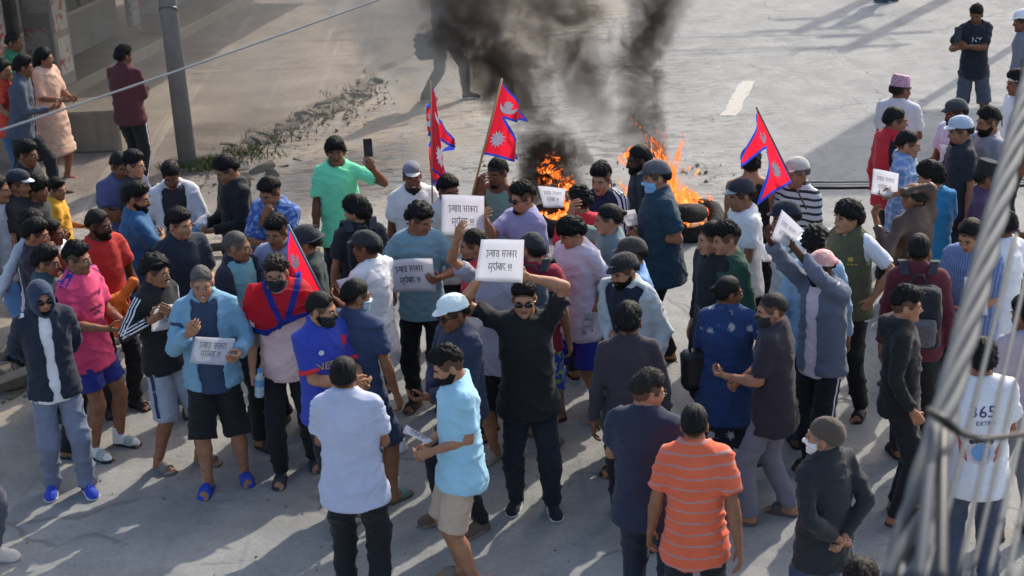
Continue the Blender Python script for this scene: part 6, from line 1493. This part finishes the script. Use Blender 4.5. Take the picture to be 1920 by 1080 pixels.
for sgn in (1, -1):
    a, e = c['AR'][sgn][:2]; b_ = a.lerp(e, .72); d = (e - a).normalized()
    mb = Field((-.7, -.7, .8), (.7, .7, 1.7), .02); mb.cone(b_, .0805, b_ + d * .030, .083, 0, flat=True); mb.D = np.maximum(mb.D, -( (mb.ax[0][:, None, None] - b_.x) * d.x + (mb.ax[1][None, :, None] - b_.y) * d.y + (mb.ax[2][None, None, :] - b_.z) * d.z) - .008).astype(np.float32)
    v, q = mb.mesh(); link('cuff', mkmesh('cuff', v * c['s'], q, cloth('#c0262e')), c['g']['polo_shirt'])
c = PEOPLE['adidas']
for sgn in (1, -1):
    a, e, wv = c['AR'][sgn][:3]; out = (sgn * .6, -.2, .8) if sgn == -1 else (sgn * .6, .2, .8)
    ribbon(c, 'jacket', a - (a - e) * -.05, e, (-1, -.2, .3) if sgn == -1 else (1, -.2, .3), (-.024, 0, .024), .011, WH, 'sleeve_stripe'); ribbon(c, 'jacket', e, wv, (-1, -.3, .4) if sgn == -1 else (1, -.3, .4), (-.022, 0, .022), .010, WH, 'sleeve_stripe')
for sgn in (1, -1):
    h_, k_ = c['LG'][sgn][:2]; ribbon(c, 'shorts', h_ + Vector((0, 0, .08)), k_ + Vector((0, 0, .04)), (sgn, -.15, 0), (0,), .03, plain('#232b50', .8), 'side_stripe')
c = PEOPLE['navytrack']
for sgn in (1, -1): ribbon(c, 'jacket', c['LO'](.06 * sgn, .02, .60), c['AR'][sgn][1], (sgn * .5, -.1, 1), (-.026, 0, .026), .014, WH, 'shoulder_stripe')
for k in ('mop', 'green', 'burg', 'scarf'):
    c = PEOPLE[k]
    for sgn in (1, -1):
        h_, k_, a_ = c['LG'][sgn]; offs = (-.016, 0, .016) if k == 'mop' else (0,)
        ribbon(c, 'trousers', h_ + Vector((0, 0, .06)), k_, (sgn, 0, 0), offs, .009 if k == 'mop' else .014, WH if k != 'green' else plain('#8a2430', .8), 'side_stripe'); ribbon(c, 'trousers', k_, a_, (sgn, 0, 0), offs, .009 if k == 'mop' else .014, WH if k != 'green' else plain('#8a2430', .8), 'side_stripe')
c = PEOPLE['smile']; z0 = c['O'].z
decal(c, 't_shirt', lines(-.11, .11, z0 + .40, 5, .034, .016, 3) + stroke_shapes([[(-.10, z0 + .43), (.02, z0 + .42), (.11, z0 + .44)]], .006), plain('#6b6d72', .8), (0, 0))
c = PEOPLE['tick']; decal(c, 't_shirt', [tick(-.02, c['O'].z + .30, .15)], plain('#24262c', .8), (0, 0), nm='tick_mark')
c = PEOPLE['phoneboy']; z0 = c['O'].z; decal(c, 't_shirt', [textshapes('NY', .09, 0, z0 + .36)] + lines(-.09, .09, z0 + .32, 1, .03, .012, 5), WH, (0, 0))
c = PEOPLE['shirt365']; z0 = c['O'].z; NV = plain('#2a2f6c', .8)
decal(c, 't_shirt', [textshapes('365', .105, 0, z0 + .385)] + [textshapes('EXTRA', .038, .02, z0 + .335)], NV, (0, 0), 1)
decal(c, 't_shirt', [disc(0, z0 + .16, .055)], plain('#6f9cc8', .8), (0, 0), 1, .004, 'emblem'); decal(c, 't_shirt', [disc(0, z0 + .16, .080, 20, .058)], plain('#c7c2c4', .8), (0, 0), 1, .005, 'emblem_ring')
for sx in (1, -1): decal(c, 't_shirt', [([(sx * .075, z0 + .09), (sx * .12, z0 + .13), (sx * .135, z0 + .26), (sx * .105, z0 + .20), (sx * .085, z0 + .16)], [(0, 1, 4), (1, 3, 4), (1, 2, 3)])], plain('#b6503c', .8), (0, 0), 1, .005, 'flame_mark')
decal(c, 't_shirt', [disc(.028 * i, z0 + .225 + .012 * (1 - abs(i) / 2), .016, 8) for i in (-2, -1, 0, 1, 2)] + lines(-.06, .06, z0 + .265, 2, .018, .006, 8), plain('#3a3b44', .8), (0, 0), 1, .006, 'crest')
c = PEOPLE['whiteboy']; decal(c, 't_shirt', lines(.03, .09, c['O'].z + .36, 2, .016, .006, 2), plain('#b98a90', .8), (0, 0))
c = PEOPLE['greyjkt']; decal(c, 'jacket', lines(.08, .15, c['O'].z + .38, 2, .02, .008, 4), plain('#4a4f55', .8), (0, 0)); decal(c, 'jacket', lines(.09, .15, c['O'].z + .25, 1, .02, .014, 4), plain('#2f3338', .8), (0, 0))
c = PEOPLE['whitecap2']; decal(c, 't_shirt', lines(-.09, -.06, c['O'].z + .36, 1, .02, .03, 4), plain('#3a3f4a', .8), (0, 0))
c = PEOPLE['vest']; decal(c, 'vest', [disc(.09, c['O'].z + .40, .020)], plain('#b79a3a', .7), (0, 0), nm='badge'); decal(c, 'vest', lines(.06, .14, c['O'].z + .355, 1, .02, .010, 4), plain('#b79a3a', .7), (0, 0))
c = PEOPLE['charcoal']; decal(c, 't_shirt', lines(-.1, .1, c['O'].z + .33, 2, .04, .02, 4), plain('#6b6d78', .8), (0, 0))
# marks on caps
def capmark(key, shape, m, dx=0, z=.165):
    c = PEOPLE[key]; capo = [x for x in c['root'].children if x.name.startswith(('cap', 'helmet'))][0]; me = capo.data; bvh = BVHTree.FromPolygons([tuple(v.co) for v in me.vertices], [tuple(p.vertices) for p in me.polygons])
    V, Fc = [], []
    for P, Fq in shape:
        k = len(V)
        for x, y in P:
            h_ = bvh.ray_cast(Vector((dx + x, -.3, z + y)), Vector((0, 1, 0))); V.append(tuple((h_[0] if h_[0] else Vector((dx + x, -.09, z + y))) + Vector((0, -.002, .002))))
        Fc += [tuple(i + k for i in f) for f in Fq]
    me2 = bpy.data.meshes.new('mark'); me2.from_pydata(V, [], Fc); me2.materials.append(m); link('mark', me2, capo)
capmark('greyjkt', [tick(0, 0, .055)], WH, .0, .172); capmark('police', [disc(0, 0, .022)], plain('#b98a3a', .5), 0, .17); capmark('whitecap2', [([(-.018, -.012), (.018, -.012), (.0, .016)], [(0, 1, 2)])], WH, 0, .172)
# teeth of the smilers
for k in ('smile', 'teal', 'adidas'):
    c = PEOPLE[k]; F = Field((-.03, -.02, -.02), (.03, .02, .02), .0035).ell((0, 0, 0), (.019, .008, .005), 0); v, q = F.mesh(); o = link('teeth', mkmesh('teeth', v, q, plain('#cfc8bd', .3)), c['root']); o.matrix_local = c['SM'] @ c['headM'] @ Matrix.Translation((0, -.0985, .0245))
# ------------------------------------------------------------------ burning tyres, flames, smoke
FY = 16.6
def torus(R, r, n=28, m=12):
    V, Fc = [], []
    for i in range(n):
        a = 2 * math.pi * i / n; k = 1 + .04 * math.sin(5 * a)
        for j in range(m):
            b_ = 2 * math.pi * j / m; rr = R + r * math.cos(b_) * (1.05 if i % 2 else .97); V.append((rr * math.cos(a) * k, rr * math.sin(a) * k, r * 1.1 * math.sin(b_)))
    for i in range(n):
        for j in range(m): Fc.append((i * m + j, ((i + 1) % n) * m + j, ((i + 1) % n) * m + (j + 1) % m, i * m + (j + 1) % m))
    return V, Fc
def charred(name):
    t = NT('charred_rubber'); t.base(t.mix(t.noise(18, 5, .7), lin('#0c0b0b'), lin('#2b2624'))); t.p(Roughness=.85); t.bump(t.noise(30, 4), .8, .02); return t.m
def tyre(px, py, z, tilt, label):
    p = at(px, py, z); o = empty('tyre', p); tag(o, label, 'tyre', 'burning tyres'); o.rotation_euler = tilt; MB().add(*torus(.25, .085)).build('tread', mat('charred', charred), o, True)
    MB().add(*torus(.165, .02, 24, 8)).build('bead', plain('#1a1614', .8), o, True); return p
T1 = tyre(1300, 415, .12, (.25, -.2, .3), 'charred tyre burning at the right end of the big fire'); T2 = tyre(1228, 418, .10, (0, .1, 0), 'burning tyre behind the man in the teal navy polo'); T3 = tyre(1052, 412, .10, (.1, .1, 0), 'burning tyre behind the raised paper')
tyre(1262, 402, .24, (-.2, .3, 1), 'second charred tyre slumped across the burning pair')
def flame_mat(name):
    t = NT('flame'); m = t.m; t.n.remove(t.b)
    o = t.xyz(); co = t.map((1, 1, .42)); n = t.noise(9, 5, .62, vec=co, dist=1.6); n2 = t.noise(26, 4, .6, vec=co, dist=1.0)
    n = t.math('ADD', t.math('MULTIPLY', n, .7), t.math('MULTIPLY', n2, .3))
    heat = t.math('SUBTRACT', t.math('MULTIPLY_ADD', n, 1.5, -.22), t.math('MULTIPLY', o[2], .14))
    cr = t.add('ShaderNodeValToRGB'); e = cr.color_ramp; e.elements[0].position = .34; e.elements[0].color = (.35, .03, .006, 1); e.elements[1].position = .78; e.elements[1].color = (1, .55, .16, 1)
    x = e.elements.new(.54); x.color = (.78, .15, .022, 1)
    t.l.new(heat, cr.inputs[0]); em = t.add('ShaderNodeEmission'); t.l.new(cr.outputs[0], em.inputs[0]); em.inputs[1].default_value = 1.25
    tr = t.add('ShaderNodeBsdfTransparent'); mx = t.add('ShaderNodeMixShader'); t.l.new(t.math('MULTIPLY', t.rng(heat, .43, .60), .9), mx.inputs[0]); t.l.new(tr.outputs[0], mx.inputs[1]); t.l.new(em.outputs[0], mx.inputs[2])
    t.l.new(mx.outputs[0], t.out.inputs[0]); return m
rf = random.Random(12)
def tongue(mb, base, h, w_, lean, curl):
    pts = []; rr = []; ph = rf.uniform(0, 6.3); n = 9
    for i in range(n + 1):
        f = i / n; pts.append(Vector(base) + Vector((lean[0] * f * f * h + curl * math.sin(f * 5 + ph) * f, lean[1] * f * h + curl * math.cos(f * 4 + ph) * f, f * h)))
        rr.append(max(.002, w_ * (math.sin(math.pi * min(1, f * .85 + .18)) ** .8) * (1 - f ** 3 * .9)))
    mb.tube(pts, rr, 7)
def fire(label, spots, org):
    mb = MB()
    for (px, py, Y, h, w_, n) in spots:
        for k in range(n):
            p = aty(px + rf.gauss(0, 9), py, Y + rf.uniform(-.2, .2)); tongue(mb, (p.x - org.x, p.y - org.y, p.z - org.z), h * rf.uniform(.45, 1.1), w_ * rf.uniform(.6, 1.2), (rf.uniform(-.35, .15), rf.uniform(-.1, .1)), .05 + .04 * rf.random())
    o = mb.build('flames', mat('flame', flame_mat), None, True); o.location = org; return tag(o, label, 'fire')
fire('tall orange flames of the right fire rising over the tyres', [(1252, 412, FY, 1.05, .075, 16), (1240, 400, FY, .75, .08, 12), (1225, 425, FY, .6, .07, 10), (1275, 402, FY, .42, .075, 14), (1300, 402, FY - .1, .30, .07, 14), (1325, 408, FY - .15, .25, .06, 10), (1265, 425, FY - .2, .25, .07, 8), (1196, 425, FY, .62, .05, 8), (1336, 440, FY - .2, .30, .035, 5), (1180, 300, FY, .16, .03, 4), (1176, 310, FY, .12, .03, 3), (1290, 332, FY, .14, .02, 3)], Vector((aty(1252, 420, FY).x, FY, .1)))
fire('orange flames of the left fire behind the raised paper', [(1042, 432, FY, .24, .07, 11), (1028, 425, FY, .20, .055, 7), (1075, 395, FY, .16, .045, 7), (1096, 378, FY, .15, .04, 7), (1030, 345, FY + .2, .15, .04, 5), (1045, 335, FY + .15, .13, .035, 4), (1012, 325, FY + .1, .14, .03, 4), (1035, 305, FY, .16, .025, 5), (1060, 355, FY, .16, .035, 5)], Vector((aty(1045, 430, FY).x, FY, .1)))
def plume(label, pts, Y, dens, colr, thick=1.0, noise=(2.6, .44, .62), seed=0.0, dy=1.4, name='smoke_plume', soft=(1.0, .25)):
    """pts: (px, py, radius px, weight) bottom to top -> a box whose volume follows that path"""
    k = (aty(100, 0, Y) - aty(0, 0, Y)).length / 100
    W = [(aty(px, py, Y), r * k, wt) for px, py, r, wt in pts]
    z0, z1 = W[0][0].z, W[-1][0].z; xs = [p.x - r * 2 for p, r, _ in W] + [p.x + r * 2 for p, r, _ in W]; x0, x1 = min(xs), max(xs)
    if name == 'smoke_plume': x0, x1 = aty(600, 300, Y).x, aty(1480, 300, Y).x
    R = max(r for _, r, _ in W)
    o = MB().box((0, 0, 0), (x1 - x0, dy * 2, z1 - z0)).build(name, None); o.data.materials.clear(); ctr = Vector(((x0 + x1) / 2, Y, (z0 + z1) / 2)); o.location = ctr
    t = NT('smoke'); t.n.remove(t.b); c = t.xyz()
    nz = t.add('ShaderNodeTexNoise'); t.l.new(t.map((1, 1, 1), (0, 0, 0), (seed, seed * 2, seed)), nz.inputs['Vector']); nz.inputs['Scale'].default_value = noise[0]; nz.inputs['Detail'].default_value = 5; nz.inputs['Roughness'].default_value = .62; nz.inputs['Distortion'].default_value = .7
    cs_ = t.add('ShaderNodeSeparateColor'); t.l.new(nz.outputs['Color'], cs_.inputs[0])
    f = t.math('DIVIDE', t.math('SUBTRACT', c[2], z0 - ctr.z), z1 - z0)
    def curve(vals):
        lo_, hi_ = min(vals), max(vals) + 1e-6; fc = t.add('ShaderNodeFloatCurve'); t.l.new(f, fc.inputs['Value']); cv = fc.mapping.curves[0]; fc.mapping.use_clip = False
        for i, ((p, _, _), val) in enumerate(zip(W, vals)):
            x, y = (p.z - z0) / (z1 - z0), (val - lo_) / (hi_ - lo_)
            if i == 0: cv.points[0].location = (x, y)
            elif i == len(W) - 1: cv.points[1].location = (x, y) if len(cv.points) == 2 else (x, y); cv.points[-1].location = (x, y)
            else: cv.points.new(x, y)
        fc.mapping.update(); return t.math('ADD', t.math('MULTIPLY', fc.outputs[0], hi_ - lo_), lo_)
    cx = curve([p.x - ctr.x for p, _, _ in W]); rr = curve([r for _, r, _ in W]); wt = curve([w_ for _, _, w_ in W])
    X = t.math('DIVIDE', t.math('ADD', t.math('SUBTRACT', c[0], cx), t.math('MULTIPLY', t.math('SUBTRACT', cs_.outputs[0], .5), t.math('MULTIPLY', rr, 2.4))), rr)
    Yy = t.math('DIVIDE', t.math('ADD', c[1], t.math('MULTIPLY', t.math('SUBTRACT', cs_.outputs[1], .5), t.math('MULTIPLY', rr, 1.6))), t.math('MULTIPLY', rr, thick))
    d = t.math('SQRT', t.math('ADD', t.math('MULTIPLY', X, X), t.math('MULTIPLY', Yy, Yy)))
    fall = t.rng(d, soft[0], soft[1]); nn = t.rng(cs_.outputs[2], noise[1] - .10, noise[2] + .06, .12, 1)
    ends = t.math('MULTIPLY', t.rng(f, 0, .06), t.rng(f, 1, .94))
    den = t.math('MULTIPLY', t.math('MULTIPLY', t.math('MULTIPLY', fall, nn), t.math('MULTIPLY', wt, dens)), ends)
    pv = t.add('ShaderNodeVolumePrincipled'); pv.inputs['Color'].default_value = lin(colr); t.l.new(den, pv.inputs['Density']); pv.inputs['Anisotropy'].default_value = .2
    t.l.new(pv.outputs[0], t.out.inputs['Volume']); o.data.materials.append(t.m)
    tag(o, label, 'smoke', kind='stuff'); return o
SMK = '#453e39'
plume('dark smoke from the left fire drifting up and left', [(1042, 400, 50, .2), (1036, 350, 62, 6.0), (1028, 298, 68, 8.5), (1012, 248, 56, 2.0), (975, 205, 85, 1.3), (940, 130, 105, 1.4), (900, 50, 125, 1.2), (870, -40, 130, .7), (840, -130, 160, .5)], FY + .30, 8.2, SMK, .8, seed=1.3)
plume('brown grey smoke rising between the two fires', [(1140, 300, 30, .05), (1118, 230, 50, .45), (1098, 170, 72, 1.0), (1068, 100, 90, 1.3), (1045, 20, 105, 1.3), (1030, -60, 120, .6), (1010, -130, 140, .4)], FY + .6, 5.2, SMK, .8, seed=4.1)
plume('dense dark smoke column of the right fire', [(1238, 380, 30, .3), (1222, 300, 46, 2.6), (1202, 225, 54, 3.6), (1196, 150, 60, 3.0), (1208, 90, 66, 2.4), (1230, 30, 78, 1.4), (1260, -50, 110, .5), (1290, -130, 140, .3)], FY + .2, 10.5, SMK, .8, seed=7.7)
plume('thin pale smoke hanging above and behind the fires', [(1120, 330, 60, .2), (1150, 220, 190, .7), (1120, 120, 260, 1), (1080, 20, 300, 1), (1050, -130, 320, 1)], FY + 1.6, .38, '#8f8a86', .5, (1.1, .3, .7), 2.2, 2.2, 'smoke_haze')
plume('pale grey smoke drifting across the footpath at upper left', [(560, 330, 200, .1), (520, 230, 420, .7), (480, 120, 620, 1), (430, 0, 700, 1), (380, -150, 750, 1)], 21.2, .46, '#9a9c9e', .35, (.5, .28, .7), 5.0, 3.0, 'smoke_haze', (1.0, .1))
plume('bluish grey smoke around the walker with the bag', [(800, 260, 60, .1), (790, 200, 130, .3), (780, 110, 190, 1), (770, 20, 230, 1.3), (760, -120, 260, 1.3)], 20.3, 1.25, '#8f969d', .5, (.9, .25, .6), 6.0, 1.6, 'smoke_haze', (1.0, .1))
# ------------------------------------------------------------------ cables close to the camera at right
ALU = plain('#474c52', .7)
A_, B_ = aty(1948, 90, 4.7), aty(1686, 1110, 2.5); ax = (B_ - A_).normalized(); e1 = ax.cross(Vector((0, 0, 1))).normalized(); e2 = ax.cross(e1)
tc = empty('twisted_cable', A_); tag(tc, 'thick twisted grey cable running down the right side close to the viewer', 'cable')
Lc = (B_ - A_).length; n_ = 110
for k in range(4):
    pts = []
    for i in range(n_ + 1):
        s_ = i / n_; g = 1 + .9 * max(0, s_ - .74) * 3; a = 2 * math.pi * (k / 4 + s_ * Lc / .70); pts.append(ax * (s_ * Lc) + (e1 * math.cos(a) + e2 * math.sin(a)) * .0165 * g)
    MB().tube(pts, .0132, 8).build('strand', ALU, tc, True)
for i, (t0, b0, y0, y1, r) in enumerate([((1905, 440), (1742, 1095), 3.9, 2.7, .006), ((1925, 510), (1792, 1095), 3.9, 2.7, .0052), ((1940, 560), (1818, 1095), 3.8, 2.7, .005), ((1950, 650), (1850, 1095), 3.7, 2.6, .006), ((1955, 780), (1886, 1095), 3.5, 2.6, .0055), ((1965, 900), (1918, 1095), 3.3, 2.6, .007)]):
    wire('thin_cable', sag(aty(*t0, y0), aty(*b0, y1), .004), r, ALU, ['thin grey cable nearest to the thick twisted cable', 'second thin grey cable counted from the twisted cable', 'thin grey cable crossing the emblem of the printed t-shirt', 'thin grey cable passing right of the printed emblem', 'thin grey cable crossing the right sleeve of the printed t-shirt', 'outermost thin grey cable in the bottom right corner'][i], group='thin cables beside the twisted cable')
wire('cable_tie', [aty(1742, 770, 2.86), aty(1775, 792, 2.78), aty(1800, 812, 2.80), aty(1840, 824, 2.85), aty(1890, 818, 2.9), aty(1980, 806, 3.0)], [.008, .010, .0075, .006, .006, .006], plain('#141516', .5), 'black insulated wire looped round the cables at right', n=10)
for k, ((x0, y0), (x1, y1)) in enumerate((((1752, 800), (1722, 1100)), ((1768, 806), (1764, 1100)))):
    wire('loose_strand', sag(aty(x0, y0, 2.84), aty(x1, y1, 2.45), -.01), .011, ALU if k == 0 else plain('#2a2d30', .5), ['loose grey strand splaying below the black wire loop', 'dark strand hanging straight below the black wire loop'][k])
